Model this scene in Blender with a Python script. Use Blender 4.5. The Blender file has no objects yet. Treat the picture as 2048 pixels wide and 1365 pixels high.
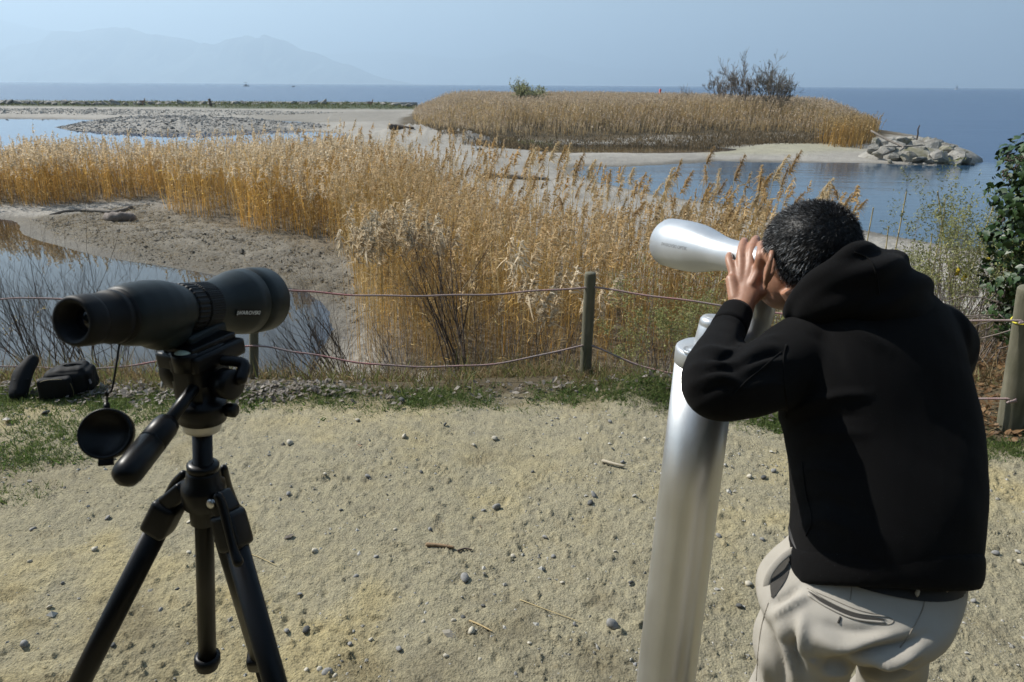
import bpy, bmesh, math, random
import numpy as np
from mathutils import Vector, Matrix
from mathutils.bvhtree import BVHTree

SC = bpy.context.scene
COL = SC.collection
R = math.radians
random.seed(7)
RNG = np.random.default_rng(11)

# ------------------------------------------------------------------ camera
F = 1365.0                    # focal length in pixels of the 2048 px wide photograph (24 mm)
PITCH = R(20.57)
ROLL = 0.0063
CAMH = 1.75                   # eye height above the terrace
W = -2.0                      # lake level
cP, sP = math.cos(PITCH), math.sin(PITCH)
FW = np.array([0, cP, -sP]); DN = np.array([0, -sP, -cP]); RT = np.array([1.0, 0, 0])
RTc = RT * math.cos(ROLL) - DN * math.sin(ROLL)
DNc = DN * math.cos(ROLL) + RT * math.sin(ROLL)
CAM = np.array([0, 0, CAMH])
cam_d = bpy.data.cameras.new('camera')
cam_d.sensor_width = 36; cam_d.lens = 24.0
cam_d.clip_start = 0.05; cam_d.clip_end = 120000
cam_d.dof.use_dof = True; cam_d.dof.focus_distance = 2.6; cam_d.dof.aperture_fstop = 10
cam = bpy.data.objects.new('camera', cam_d); COL.objects.link(cam)
m = Matrix.Identity(4)
for i in range(3):
    m[i][0] = RTc[i]; m[i][1] = -DNc[i]; m[i][2] = -FW[i]; m[i][3] = CAM[i]
cam.matrix_world = m
SC.camera = cam

def ray(px, py):
    u = (np.asarray(px, float) - 1024) / F; v = (np.asarray(py, float) - 682.5) / F
    return FW + np.multiply.outer(u, RTc) + np.multiply.outer(v, DNc)
def PD(px, py, d):            # the point seen at that pixel at a given depth
    return CAM + ray(px, py) * d
def PZ(px, py, z):            # the point seen at that pixel on a level plane
    r = ray(px, py)
    t = (z - CAMH) / r[..., 2]
    return CAM + r * t[..., None] if np.ndim(t) else CAM + r * t
def PY(px, py, y):
    r = ray(px, py); return CAM + r * (y / r[1])

# ------------------------------------------------------------------ sky, sun, exposure
SUN_AZ = R(62)                # to the left of the view direction
SUN_EL = R(42)
world = bpy.data.worlds.new('World'); SC.world = world; world.use_nodes = True
wn = world.node_tree
bg = wn.nodes['Background']
sky = wn.nodes.new('ShaderNodeTexSky'); sky.sky_type = 'NISHITA'; sky.sun_disc = False
sky.sun_elevation = SUN_EL; sky.sun_rotation = -SUN_AZ
sky.air_density = 1.5; sky.dust_density = 0.5; sky.ozone_density = 3.0; sky.altitude = 370
wn.links.new(sky.outputs[0], bg.inputs[0]); bg.inputs[1].default_value = 0.050
sun_dir = Vector((-math.sin(SUN_AZ) * math.cos(SUN_EL), math.cos(SUN_AZ) * math.cos(SUN_EL), math.sin(SUN_EL)))
sl = bpy.data.lights.new('sun', 'SUN'); sl.energy = 5.0; sl.angle = R(0.53); sl.color = (1.0, 0.955, 0.88)
so = bpy.data.objects.new('sun', sl); COL.objects.link(so)
so.rotation_euler = sun_dir.to_track_quat('Z', 'Y').to_euler()
so.location = sun_dir * 50
vs = SC.view_settings
SC.display_settings.display_device = 'sRGB'
vs.view_transform = 'Standard'; vs.look = 'None'; vs.gamma = 1.0; vs.use_curve_mapping = False
vs.exposure = 1.0
SC.cycles.use_denoising = True
SC.cycles.max_bounces = 8; SC.cycles.diffuse_bounces = 3; SC.cycles.glossy_bounces = 3
SC.cycles.transmission_bounces = 4; SC.cycles.transparent_max_bounces = 8; SC.cycles.volume_bounces = 1
SC.cycles.caustics_reflective = False; SC.cycles.caustics_refractive = False

# ------------------------------------------------------------------ helpers: noise
def _hash(ix, iy, seed):
    h = (ix.astype(np.int64) * 374761393 + iy.astype(np.int64) * 668265263 + seed * 974634777) & 0x7fffffff
    h = ((h ^ (h >> 13)) * 1274126177) & 0x7fffffff
    h = h ^ (h >> 16)
    return (h & 0xffff) / 65535.0
def vnoise(x, y, seed=0):
    ix = np.floor(x); iy = np.floor(y); fx = x - ix; fy = y - iy
    fx = fx * fx * (3 - 2 * fx); fy = fy * fy * (3 - 2 * fy)
    a = _hash(ix, iy, seed); b = _hash(ix + 1, iy, seed); c = _hash(ix, iy + 1, seed); d = _hash(ix + 1, iy + 1, seed)
    return (a * (1 - fx) + b * fx) * (1 - fy) + (c * (1 - fx) + d * fx) * fy
def fbm(x, y, octs=4, seed=0, gain=.5):
    s = np.zeros_like(np.asarray(x, float)); a = 1.0; t = 0.0
    for o in range(octs):
        s = s + a * (vnoise(x, y, seed + o * 17) - .5); t += a; a *= gain; x = x * 2.03 + 3.1; y = y * 2.03 + 1.7
    return s / t * 2          # about -1..1
def noise3(P, scale, seed=0):
    x, y, z = (P * scale).T
    return (fbm(x + .37 * z, y - .61 * z, 2, seed) + fbm(y + .53 * x, z + .29 * x, 2, seed + 5) + fbm(z - .41 * y, x + .33 * y, 2, seed + 9)) / 1.6
def sstep(a, b, x):
    t = np.clip((x - a) / (b - a), 0, 1); return t * t * (3 - 2 * t)

# ------------------------------------------------------------------ helpers: meshes
def make_mesh(name, V, faces, col=None, smooth=True):
    """faces: list of (n,k) int arrays"""
    V = np.asarray(V, np.float32).reshape(-1, 3)
    faces = [np.asarray(f, np.int32) for f in faces if len(f)]
    me = bpy.data.meshes.new(name)
    me.vertices.add(len(V)); me.vertices.foreach_set('co', V.ravel())
    li = np.concatenate([f.ravel() for f in faces])
    sizes = np.concatenate([np.full(len(f), f.shape[1], np.int32) for f in faces])
    starts = np.concatenate([[0], np.cumsum(sizes)[:-1]]).astype(np.int32)
    me.loops.add(len(li)); me.loops.foreach_set('vertex_index', li)
    me.polygons.add(len(sizes)); me.polygons.foreach_set('loop_start', starts)
    me.polygons.foreach_set('use_smooth', np.full(len(sizes), smooth, bool))
    me.update(calc_edges=True)
    if col is not None:
        ca = me.color_attributes.new('Col', 'FLOAT_COLOR', 'POINT')
        c4 = np.ones((len(V), 4), np.float32); c4[:, :3] = col
        ca.data.foreach_set('color', c4.ravel())
    return me
class MB:
    """collects shapes for ONE mesh"""
    def __init__(s): s.V = []; s.F = []; s.C = []; s.n = 0
    def add(s, vf, col=None):
        V, fs = vf[0], vf[1]
        V = np.asarray(V, float).reshape(-1, 3)
        s.V.append(V)
        for f in fs:
            f = np.asarray(f, int)
            if len(f): s.F.append(f + s.n)
        if col is not None: s.C.append(np.broadcast_to(np.asarray(col, float), (len(V), 3)))
        s.n += len(V); return s
    def arrays(s): return np.concatenate(s.V), s.F
    def mesh(s, name, org=(0, 0, 0), smooth=True):
        V = np.concatenate(s.V) - np.asarray(org)
        return make_mesh(name, V, s.F, np.concatenate(s.C) if s.C else None, smooth)
ORG = {}
def props(o, label=None, cat=None, group=None, kind=None):
    if label: o['label'] = label
    if cat: o['category'] = cat
    if group: o['group'] = group
    if kind: o['kind'] = kind
    return o
def empty(name, loc, label, cat, group=None):
    o = bpy.data.objects.new(name, None); o.empty_display_size = .1
    o.location = Vector([float(q) for q in loc]); COL.objects.link(o); ORG[o] = np.asarray(loc, float)
    return props(o, label, cat, group)
def link(name, me, mat, parent=None, loc=(0, 0, 0)):
    o = bpy.data.objects.new(name, me); COL.objects.link(o)
    o.location = Vector([float(q) for q in loc])
    if mat is not None:
        me.materials.clear(); me.materials.append(mat)
    if parent is not None: o.parent = parent
    return o
def part(name, shape, mat, parent, smooth=True, col=None):
    """a mesh child; world coordinates come in, the thing's origin is taken off"""
    org = ORG[parent]
    if isinstance(shape, MB): me = shape.mesh(name, org, smooth)
    elif isinstance(shape, bpy.types.Mesh):
        me = shape; me.transform(Matrix.Translation(-Vector([float(q) for q in org])))
    else: me = make_mesh(name, np.asarray(shape[0]) - org, shape[1], col, smooth)
    o = link(name, me, mat, parent); ORG[o] = org
    return o
def single(name, shape, mat, org, label=None, cat=None, group=None, kind=None, smooth=True):
    if isinstance(shape, MB): me = shape.mesh(name, org, smooth)
    elif isinstance(shape, bpy.types.Mesh):
        me = shape; me.transform(Matrix.Translation(-Vector([float(q) for q in org])))
    else: me = make_mesh(name, np.asarray(shape[0]) - np.asarray(org), shape[1], shape[2] if len(shape) > 2 else None, smooth)
    o = link(name, me, mat, None, org); ORG[o] = np.asarray(org, float)
    return props(o, label, cat, group, kind)

def nrm(v): v = np.asarray(v, float); return v / (np.linalg.norm(v) + 1e-12)
def frame(ax, up=(0, 0, 1)):
    a = nrm(ax); up = np.asarray(up, float)
    if abs(np.dot(a, nrm(up))) > .97: up = np.array([1.0, 0, 0])
    x = nrm(np.cross(up, a)); y = np.cross(a, x); return x, y, a
def grid_faces(r, c, closed=True, base=0):
    i = np.arange(r - 1)[:, None] * c; j = np.arange(c if closed else c - 1)[None, :]; k = (j + 1) % c
    return np.stack([i + j, i + k, i + c + k, i + c + j], -1).reshape(-1, 4) + base
def lathe(p, ax, prof, seg=32, up=(0, 0, 1), caps=True, sx=1.0):
    x, y, a = frame(ax, up); p = np.asarray(p, float)
    th = np.arange(seg) / seg * 2 * np.pi
    ring = np.cos(th)[:, None] * x * sx + np.sin(th)[:, None] * y
    V = np.concatenate([p + a * t + ring * r for t, r in prof])
    fs = [grid_faces(len(prof), seg)]
    if caps:
        n = len(V); V = np.vstack([V, p + a * prof[0][0], p + a * prof[-1][0]])
        j = np.arange(seg); k = (j + 1) % seg; b = (len(prof) - 1) * seg
        fs.append(np.stack([k, j, np.full(seg, n)], -1)); fs.append(np.stack([b + j, b + k, np.full(seg, n + 1)], -1))
    return V, fs
def catmull(P, n):
    P = np.asarray(P, float); Q = np.vstack([2 * P[0] - P[1], P, 2 * P[-1] - P[-2]]); out = []
    for i in range(1, len(Q) - 2):
        t = (np.arange(n) / n)[:, None]
        a, b, c, d = Q[i - 1], Q[i], Q[i + 1], Q[i + 2]
        out.append(.5 * (2 * b + (c - a) * t + (2 * a - 5 * b + 4 * c - d) * t ** 2 + (3 * b - a - 3 * c + d) * t ** 3))
    out.append(P[-1:]); return np.vstack(out)
def tube(P, rad, seg=10, n=1, up=(0, 0, 1), caps=True, flat=1.0, rnd=False):
    """loft along points; rad: scalar or list (or (rx,ry) pairs); rnd adds round ends"""
    P = np.asarray(P, float); r = np.asarray(rad, float)
    if r.ndim == 0: r = np.full(len(P), float(r))
    if r.ndim == 1: r = np.stack([r, r * flat], -1)
    if n > 1: q = catmull(np.hstack([P, r]), n); P, r = q[:, :3], np.maximum(q[:, 3:], 1e-5)
    if rnd:
        t0 = nrm(P[0] - P[1]); t1 = nrm(P[-1] - P[-2]); k = [.97, .8, .45]; s = [.25, .6, .9]
        m0 = r[0].mean(); m1 = r[-1].mean()
        P = np.vstack([[P[0] + t0 * m0 * q for q in k], P, [P[-1] + t1 * m1 * q for q in k[::-1]]])
        r = np.vstack([[r[0] * q for q in s], r, [r[-1] * q for q in s[::-1]]])
    T = np.gradient(P, axis=0) if len(P) > 2 else np.repeat((P[1] - P[0])[None], 2, 0)
    T /= np.linalg.norm(T, axis=1)[:, None] + 1e-12
    x, y, _ = frame(T[0], up); X = [x]
    for i in range(1, len(P)):
        x = X[-1] - T[i] * np.dot(X[-1], T[i]); X.append(nrm(x))
    X = np.array(X); Y = np.cross(T, X)
    th = np.arange(seg) / seg * 2 * np.pi
    V = P[:, None, :] + np.cos(th)[None, :, None] * X[:, None] * r[:, None, :1] + np.sin(th)[None, :, None] * Y[:, None] * r[:, None, 1:]
    V = V.reshape(-1, 3); fs = [grid_faces(len(P), seg)]
    if caps:
        b = len(V); V = np.vstack([V, P[0], P[-1]]); j = np.arange(seg); k = (j + 1) % seg; e = (len(P) - 1) * seg
        fs.append(np.stack([k, j, np.full(seg, b)], -1)); fs.append(np.stack([e + j, e + k, np.full(seg, b + 1)], -1))
    return V, fs
def loft(secs, seg=28, n=4, caps=True, power=2.0):
    """secs: list of (centre, xaxis*rx, yaxis*ry)"""
    A = np.array([np.concatenate(s) for s in secs]); A = catmull(A, n) if n > 1 else A
    th = np.arange(seg) / seg * 2 * np.pi
    c = np.cos(th); s = np.sin(th); e = 2.0 / power
    c = np.sign(c) * np.abs(c) ** e; s = np.sign(s) * np.abs(s) ** e
    V = A[:, None, :3] + c[None, :, None] * A[:, None, 3:6] + s[None, :, None] * A[:, None, 6:9]
    V = V.reshape(-1, 3); fs = [grid_faces(len(A), seg)]
    if caps:
        b = len(V); V = np.vstack([V, A[0, :3], A[-1, :3]]); j = np.arange(seg); k = (j + 1) % seg; q = (len(A) - 1) * seg
        fs.append(np.stack([k, j, np.full(seg, b)], -1)); fs.append(np.stack([q + j, q + k, np.full(seg, b + 1)], -1))
    return V, fs
def ellipsoid(c, ax, seg=20, rings=12):
    """ax: three axis vectors (already scaled)"""
    ax = np.asarray(ax, float)
    if ax.ndim == 0: ax = np.eye(3) * ax
    if ax.ndim == 1: ax = np.diag(ax)
    ph = np.linspace(0, np.pi, rings + 1)[1:-1]; th = np.arange(seg) / seg * 2 * np.pi
    u = np.stack([np.outer(np.sin(ph), np.cos(th)), np.outer(np.sin(ph), np.sin(th)), np.outer(np.cos(ph), np.ones(seg))], -1).reshape(-1, 3)
    V = np.vstack([u, [[0, 0, 1]], [[0, 0, -1]]]) @ ax + np.asarray(c, float)
    n = len(u); j = np.arange(seg); k = (j + 1) % seg; b = (rings - 2) * seg
    return V, [grid_faces(rings - 1, seg)[:, ::-1], np.stack([j, k, np.full(seg, n)], -1), np.stack([b + k, b + j, np.full(seg, n + 1)], -1)]
def rbox(c, ax, half, bev=.15, segs=2):
    """rounded box; ax = 3 unit axes"""
    bm = bmesh.new(); bmesh.ops.create_cube(bm, size=2)
    for v in bm.verts: v.co = Vector([v.co[i] * half[i] for i in range(3)])
    if bev > 0: bmesh.ops.bevel(bm, geom=bm.edges[:], offset=bev * min(half), segments=segs, affect='EDGES', profile=.6)
    bm.verts.ensure_lookup_table(); V = np.array([v.co[:] for v in bm.verts])
    fs = {}
    for f in bm.faces: fs.setdefault(len(f.verts), []).append([v.index for v in f.verts])
    bm.free(); A = np.asarray(ax, float)
    return V @ A + np.asarray(c, float), [np.array(x) for x in fs.values()]
AX = np.eye(3)
def axes_from(f, up=(0, 0, 1)):
    x, y, a = frame(f, up); return np.array([x, y, a])
def remesh(name, shapes, voxel, smooth=3, fac=.5):
    b = MB()
    for s in shapes: b.add(s)
    me = b.mesh(name); o = bpy.data.objects.new(name, me); COL.objects.link(o)
    md = o.modifiers.new('r', 'REMESH'); md.mode = 'VOXEL'; md.voxel_size = voxel
    if smooth:
        ms = o.modifiers.new('s', 'SMOOTH'); ms.iterations = smooth; ms.factor = fac
    dg = bpy.context.evaluated_depsgraph_get()
    out = bpy.data.meshes.new_from_object(o.evaluated_get(dg))
    bpy.data.objects.remove(o); bpy.data.meshes.remove(me)
    out.name = name
    out.polygons.foreach_set('use_smooth', np.ones(len(out.polygons), bool))
    return out
def mverts(me):
    a = np.empty(len(me.vertices) * 3, np.float32); me.vertices.foreach_get('co', a); return a.reshape(-1, 3).astype(float)
def mnorms(me):
    a = np.empty(len(me.vertices) * 3, np.float32); me.vertices.foreach_get('normal', a); return a.reshape(-1, 3).astype(float)
def setv(me, V): me.vertices.foreach_set('co', np.asarray(V, np.float32).ravel()); me.update()
def bvh_of(me):
    V = [v.co.copy() for v in me.vertices]; return BVHTree.FromPolygons(V, [list(p.vertices) for p in me.polygons])
def hit(bvh, px, py):
    r = Vector(ray(px, py)).normalized(); h = bvh.ray_cast(Vector(CAM), r)
    return (np.array(h[0]), np.array(h[1])) if h[0] is not None else (None, None)

# ------------------------------------------------------------------ helpers: materials
def new_mat(name):
    m = bpy.data.materials.new(name); m.use_nodes = True
    nt = m.node_tree; return m, nt, nt.nodes['Principled BSDF']
def N(nt, t, **kw):
    n = nt.nodes.new(t)
    for k, v in kw.items():
        if k.startswith('i_'):
            n.inputs[int(k[2:])].default_value = v
        else: setattr(n, k, v)
    return n
def ramp(nt, fac, stops):
    r = nt.nodes.new('ShaderNodeValToRGB'); e = r.color_ramp.elements
    while len(e) < len(stops): e.new(.5)
    for i, (p, c) in enumerate(stops): e[i].position = p; e[i].color = (*c, 1) if len(c) == 3 else c
    nt.links.new(fac, r.inputs[0]); return r.outputs[0]
def tex(nt, scale, detail=4, rough=.6, kind='noise', coord='Object', dist=0, vec=None, stretch=None):
    if vec is None:
        tc = nt.nodes.new('ShaderNodeTexCoord'); vec = tc.outputs[coord]
    if stretch:
        mp = nt.nodes.new('ShaderNodeMapping'); mp.inputs['Scale'].default_value = stretch; nt.links.new(vec, mp.inputs[0]); vec = mp.outputs[0]
    if kind == 'noise':
        t = N(nt, 'ShaderNodeTexNoise'); t.inputs['Detail'].default_value = detail; t.inputs['Roughness'].default_value = rough; t.inputs['Distortion'].default_value = dist
    else:
        t = N(nt, 'ShaderNodeTexVoronoi')
    t.inputs['Scale'].default_value = scale; nt.links.new(vec, t.inputs['Vector'])
    return t.outputs[0]
def mixc(nt, fac, a, b, mode='MIX'):
    n = N(nt, 'ShaderNodeMix', data_type='RGBA', blend_type=mode)
    for s, v in ((0, fac), (6, a), (7, b)):
        if isinstance(v, bpy.types.NodeSocket): nt.links.new(v, n.inputs[s])
        elif isinstance(v, (int, float)): n.inputs[s].default_value = v
        else: n.inputs[s].default_value = (*v, 1)
    return n.outputs[2]
def math_(nt, op, a, b=0.0, c=None):
    n = N(nt, 'ShaderNodeMath', operation=op)
    for i, v in enumerate((a, b) if c is None else (a, b, c)):
        if isinstance(v, bpy.types.NodeSocket): nt.links.new(v, n.inputs[i])
        else: n.inputs[i].default_value = v
    return n.outputs[0]
def bump(nt, bs, h, strength=.5, dist=.01, normal=None):
    b = N(nt, 'ShaderNodeBump'); b.inputs['Strength'].default_value = strength; b.inputs['Distance'].default_value = dist
    nt.links.new(h, b.inputs['Height'])
    if normal is not None: nt.links.new(normal, b.inputs['Normal'])
    if bs is not None: nt.links.new(b.outputs[0], bs.inputs['Normal'])
    return b.outputs[0]
def simple(name, col, rough=.7, var=.25, scale=40, metal=0, bmp=.2, bdist=.002, spec=.5, stretch=None, detail=4):
    m, nt, bs = new_mat(name)
    t = tex(nt, scale, detail, stretch=stretch)
    c = np.array(col)
    nt.links.new(ramp(nt, t, [(.25, tuple(c * (1 - var))), (.75, tuple(np.minimum(c * (1 + var), 1)))]), bs.inputs['Base Color'])
    bs.inputs['Roughness'].default_value = rough; bs.inputs['Metallic'].default_value = metal
    bs.inputs['Specular IOR Level'].default_value = spec
    if bmp: bump(nt, bs, t, bmp, bdist)
    return m
def leafy(name, col=None, attr=True, trans=.35, rough=.6, var=.25, scale=3):
    """thin plant matter: reflects and lets light through; colour from the attribute Col (its own tint per blade)"""
    m, nt, bs = new_mat(name)
    if attr:
        a = N(nt, 'ShaderNodeAttribute', attribute_name='Col'); c = a.outputs[0]
    else:
        t = tex(nt, scale, 3); k = np.array(col)
        c = ramp(nt, t, [(.3, tuple(k * (1 - var))), (.7, tuple(np.minimum(1, k * (1 + var))))])
    nt.links.new(c, bs.inputs['Base Color']); bs.inputs['Roughness'].default_value = rough
    bs.inputs['Specular IOR Level'].default_value = .25
    tr = N(nt, 'ShaderNodeBsdfTranslucent'); nt.links.new(c, tr.inputs[0])
    mx = N(nt, 'ShaderNodeMixShader'); mx.inputs[0].default_value = trans
    nt.links.new(bs.outputs[0], mx.inputs[1]); nt.links.new(tr.outputs[0], mx.inputs[2])
    nt.links.new(mx.outputs[0], nt.nodes['Material Output'].inputs[0])
    return m
# ================================================================== LAND AND WATER
def poly(pts, z=W): return np.array([PZ(float(a), float(b), z)[:2] for a, b in pts])
def psdf(x, y, P):            # signed distance, positive inside
    x = np.asarray(x, float); y = np.asarray(y, float)
    d = np.full(x.shape, 1e18); ins = np.zeros(x.shape, bool)
    for i in range(len(P)):
        a = P[i]; b = P[(i + 1) % len(P)]; e = b - a
        wx = x - a[0]; wy = y - a[1]
        t = np.clip((wx * e[0] + wy * e[1]) / (e @ e + 1e-12), 0, 1)
        d = np.minimum(d, (wx - e[0] * t) ** 2 + (wy - e[1] * t) ** 2)
        c = ((a[1] > y) != (b[1] > y))
        with np.errstate(divide='ignore', invalid='ignore'):
            xi = (b[0] - a[0]) * (y - a[1]) / (b[1] - a[1]) + a[0]
        ins ^= c & (x < xi)
    return np.where(ins, 1, -1) * np.sqrt(d)
def smooth_poly(P, n=4):
    Q = np.vstack([P, P[:1]]); return catmull(Q, n)[:-1]

LAND = np.vstack([
    poly([(-900, 204), (0, 208.5), (400, 210), (830, 212.5), (1000, 216), (1200, 219), (1400, 223), (1600, 234), (1700, 246), (1775, 262),
          (1840, 272), (1905, 288), (1940, 310), (1945, 326),
          (1860, 332), (1760, 328), (1600, 326), (1430, 323), (1330, 330), (1250, 335), (1160, 333), (1138, 338), (1148, 352), (1200, 368),
          (1300, 386), (1450, 411), (1600, 436), (1709, 456), (1774, 471), (1899, 492), (2048, 518), (2500, 590)]),
    [[40, 8], [40, -30], [-60, -30], [-200, 60]]])
POND = smooth_poly(poly([(-500, 405), (-150, 430), (0, 440), (44, 449), (113, 469), (191, 483), (239, 500), (284, 512), (342, 521), (434, 545), (540, 566), (622, 590), (660, 640), (640, 700), (560, 770), (0, 800), (-900, 800), (-900, 600)]), 3)
LAGOON = smooth_poly(poly([(-900, 232), (0, 237.5), (120, 239), (270, 240.5), (380, 238), (500, 240), (585, 244), (608, 247), (560, 250), (520, 254), (600, 262), (690, 270), (640, 285), (560, 300), (430, 312), (250, 318), (0, 322), (-900, 320)]), 3)
SPIT = smooth_poly(poly([(112, 255), (150, 248), (210, 243), (290, 239.5), (420, 239), (520, 243), (600, 249), (660, 258), (600, 262), (520, 262), (450, 266), (330, 268), (230, 266), (150, 262)]), 3)
POOL = smooth_poly(poly([(1045, 297), (1100, 291), (1200, 290), (1320, 291), (1430, 296), (1470, 301), (1400, 305), (1280, 307), (1150, 306), (1085, 304)]), 3)
ISLE = smooth_poly(poly([(835, 262), (900, 274), (960, 282), (1100, 282), (1250, 280), (1400, 276), (1560, 276), (1640, 280), (1730, 280), (1765, 270), (1740, 256), (1680, 248), (1600, 240), (1400, 231), (1200, 227), (1000, 225), (850, 228), (825, 240)]), 3)
BREAK = poly([(-900, 205), (0, 209.5), (830, 213.5), (832, 217), (0, 214), (-900, 210)])
GRASSBANK = poly([(-900, 209), (0, 213), (830, 216.5), (828, 227), (500, 224.5), (250, 221), (0, 220), (-900, 216)])

def shore_sd(x, y):
    s = psdf(x, y, LAND)
    for P in (POND, POOL): s = np.minimum(s, -psdf(x, y, P))
    return np.minimum(s, np.maximum(-psdf(x, y, LAGOON), psdf(x, y, SPIT)))
def edge_y(x): return 3.80 + .06 * np.sin(x * 1.3 + .6) - sstep(.1, 2.5, x) * .50 + sstep(3.0, 5.0, x) * 1.2 + .07 * fbm(x * 1.5, x * 0 + 2, 2, 3)
def gauss(x, y, c, rx, ry, h, ang=0):
    dx = x - c[0]; dy = y - c[1]; ca, sa = math.cos(ang), math.sin(ang)
    a = (dx * ca + dy * sa) / rx; b = (-dx * sa + dy * ca) / ry
    return h * np.exp(-(a * a + b * b))
RIDGE_C = [PZ(p, q, W + .2) for p, q in ((790, 278), (840, 276), (900, 282), (935, 286))]
MOUND = PZ(1325, 778, 0.0)
LOWBANK = PZ(330, 470, W + .3)
def low_z(x, y):
    sd = shore_sd(x, y)
    n1 = fbm(x * .35, y * .35, 4, 21); n2 = fbm(x * 2.2, y * 2.2, 3, 31)
    sdn = sd + .25 * n1 * np.clip(y / 20, .4, 3) + .05 * n2
    up = .30 * (1 - np.exp(-np.maximum(sdn, 0) * .22)) + .02 * np.maximum(sdn, 0) / (1 + .1 * np.maximum(sdn, 0))
    z = W + np.where(sdn > 0, up + np.clip(sdn * .3, 0, 1) * (.05 * n1 + .025 * n2), np.maximum(sdn * .16, -.6) - .01)
    isl = psdf(x, y, ISLE); z = z + .75 * sstep(-.5, 5.0, isl)
    bw = psdf(x, y, GRASSBANK); z = z + .45 * sstep(-2, 6, bw)
    for c, r in zip(RIDGE_C, (2.6, 2.2, 2.4, 1.8)):
        z = z + gauss(x, y, c, r, 1.1, .55) * (1 + .35 * n2)
    sp = np.maximum(psdf(x, y, SPIT), 0); z = z + np.minimum(sp * .06, .25) * (1 + .6 * n2)
    z = z + gauss(x, y, LOWBANK, 4.5, 1.5, .25, -.35)
    return z, sd
def land_z(x, y):
    zl, sd = low_z(x, y)
    ye = edge_y(x)
    L = 3.6 + sstep(1.5, 4.0, x) * 2.5
    b = sstep(0, 1, (y - ye) / L) ** .9
    zt = .035 * fbm(x * .7, y * .7, 3, 41) - .03 * sstep(-.5, .15, y - ye)
    zt = zt + gauss(x, y, MOUND, .30, .22, .12) * (1 + .25 * fbm(x * 9, y * 9, 3, 43))
    return zt * (1 - b) + zl * b, sd, b
def gz(x, y): return float(land_z(np.array([x], float), np.array([y], float))[0][0])
def on(px, py, z0=0.0):       # where the line of sight meets the ground: march along it
    r = ray(px, py); t = np.geomspace(.8, 400, 2600); P = CAM + t[:, None] * r
    zz = land_z(P[:, 0], P[:, 1])[0]; zz = np.maximum(zz, W)
    k = np.argmax(P[:, 2] < zz); return P[k]

def lod_grid(ys, us):
    dist = ys * cP + 1.9 * sP
    X = np.multiply.outer(dist, us); Y = np.repeat(ys[:, None], len(us), 1); return X, Y
def y_of(py, z):              # ground distance at that picture row
    return PZ(1024.0, np.asarray(py, float), z)[..., 1] if np.ndim(py) else PZ(1024.0, py, z)[1]
def ugrid(step):
    f = np.arange(-1150, 1151, step) / F; o = np.geomspace(f[-1] + .02, 3.2, 26); return np.concatenate([-o[::-1], f, o])

# ---- terrace ground: trodden dirt, with real relief and shoe prints
v_ = (np.arange(1400, 660, -3.2) - 682.5) / F
ys = np.concatenate([np.linspace(-6, 1.45, 24), CAMH / ((v_ * cP + sP) / (cP - v_ * sP))])
ys = ys[(ys < 5.3)]; ys = np.unique(ys)
us = ugrid(3.2)
X, Y = lod_grid(np.maximum(ys, 1.2), us); Y = np.repeat(ys[:, None], len(us), 1)
Zt, SDt, Bt = land_z(X, Y)
flat = 1 - sstep(-.15, .3, Y - edge_y(X))
rel = .010 * fbm(X * 3.3, Y * 3.3, 4, 51) + .0036 * fbm(X * 15, Y * 15, 3, 55) + .0040 * fbm(X * 48, Y * 48, 2, 57)
crumb = np.maximum(fbm(X * 40, Y * 40, 3, 61) - .36, 0) * .030
dents = -np.maximum(fbm(X * 22, Y * 26, 2, 63) - .40, 0) * .022
patch = .35 + .65 * sstep(-.35, .35, fbm(X * 1.7, Y * 1.7, 3, 65))
Zt = Zt + flat * (rel + (crumb + dents) * patch * 1.35)
prng = np.random.default_rng(5)
for i in range(210):
    cx, cy = prng.uniform(-2.4, 3.4), prng.uniform(1.4, 3.75); an = prng.uniform(-.9, .9) + (math.pi / 2 if prng.random() < .25 else 0)
    hl, hw = prng.uniform(.07, .15), prng.uniform(.035, .05); per = prng.uniform(.011, .018); dep = prng.uniform(.0032, .0062); typ = prng.integers(0, 3)
    dx = X - cx; dy = Y - cy; a = dx * math.cos(an) + dy * math.sin(an); b = -dx * math.sin(an) + dy * math.cos(an)
    msk = sstep(1.0, .75, (a / hl) ** 2 + (b / hw) ** 2) * sstep(-.2, .25, fbm(X * 11, Y * 11, 2, 70 + i))
    if typ == 0: pat = np.sin(b / per * 6.28 + .9 * np.sin(a / .03))
    elif typ == 1: pat = np.sin(a / per * 6.28) * np.sin(b / per * 6.28) * 1.3
    else: pat = np.sin((a + np.abs(b)) / per * 6.28)
    Zt = Zt + flat * msk * (dep * pat - .002)
gc = np.empty(X.shape + (3,))
t1 = fbm(X * 1.1, Y * 1.1, 4, 81); t2 = fbm(X * 6, Y * 6, 3, 83); t3 = sstep(-.35, .55, t1 + .5 * t2)
sandc = np.array([.350, .292, .158]); greyc = np.array([.272, .243, .165]); dampc = np.array([.15, .128, .082])
gc[:] = greyc * (1 - t3[..., None]) + sandc * t3[..., None]
dm = sstep(.15, .75, fbm(X * .9 + 4, Y * 1.3, 4, 87) * .8 + .55 * t2 + .25 * sstep(2.3, 1.7, Y))[..., None]; gc = gc * (1 - .75 * dm) + dampc * .75 * dm
far_ = sstep(2.4, 3.6, Y)[..., None]; gc = gc * (1 - .35 * far_) + np.array([.29, .26, .18]) * .35 * far_
soil = sstep(-.28, .10, Y - edge_y(X) + .12 * t2)[..., None]; gc = gc * (1 - soil) + np.array([.095, .075, .045]) * soil
gm, nt, bs = new_mat('trodden_dirt')
at = N(nt, 'ShaderNodeAttribute', attribute_name='Col')
n_f = tex(nt, 95, 5, .7); n_m = tex(nt, 17, 5, .65)
vor = tex(nt, 120, kind='vor')
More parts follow.
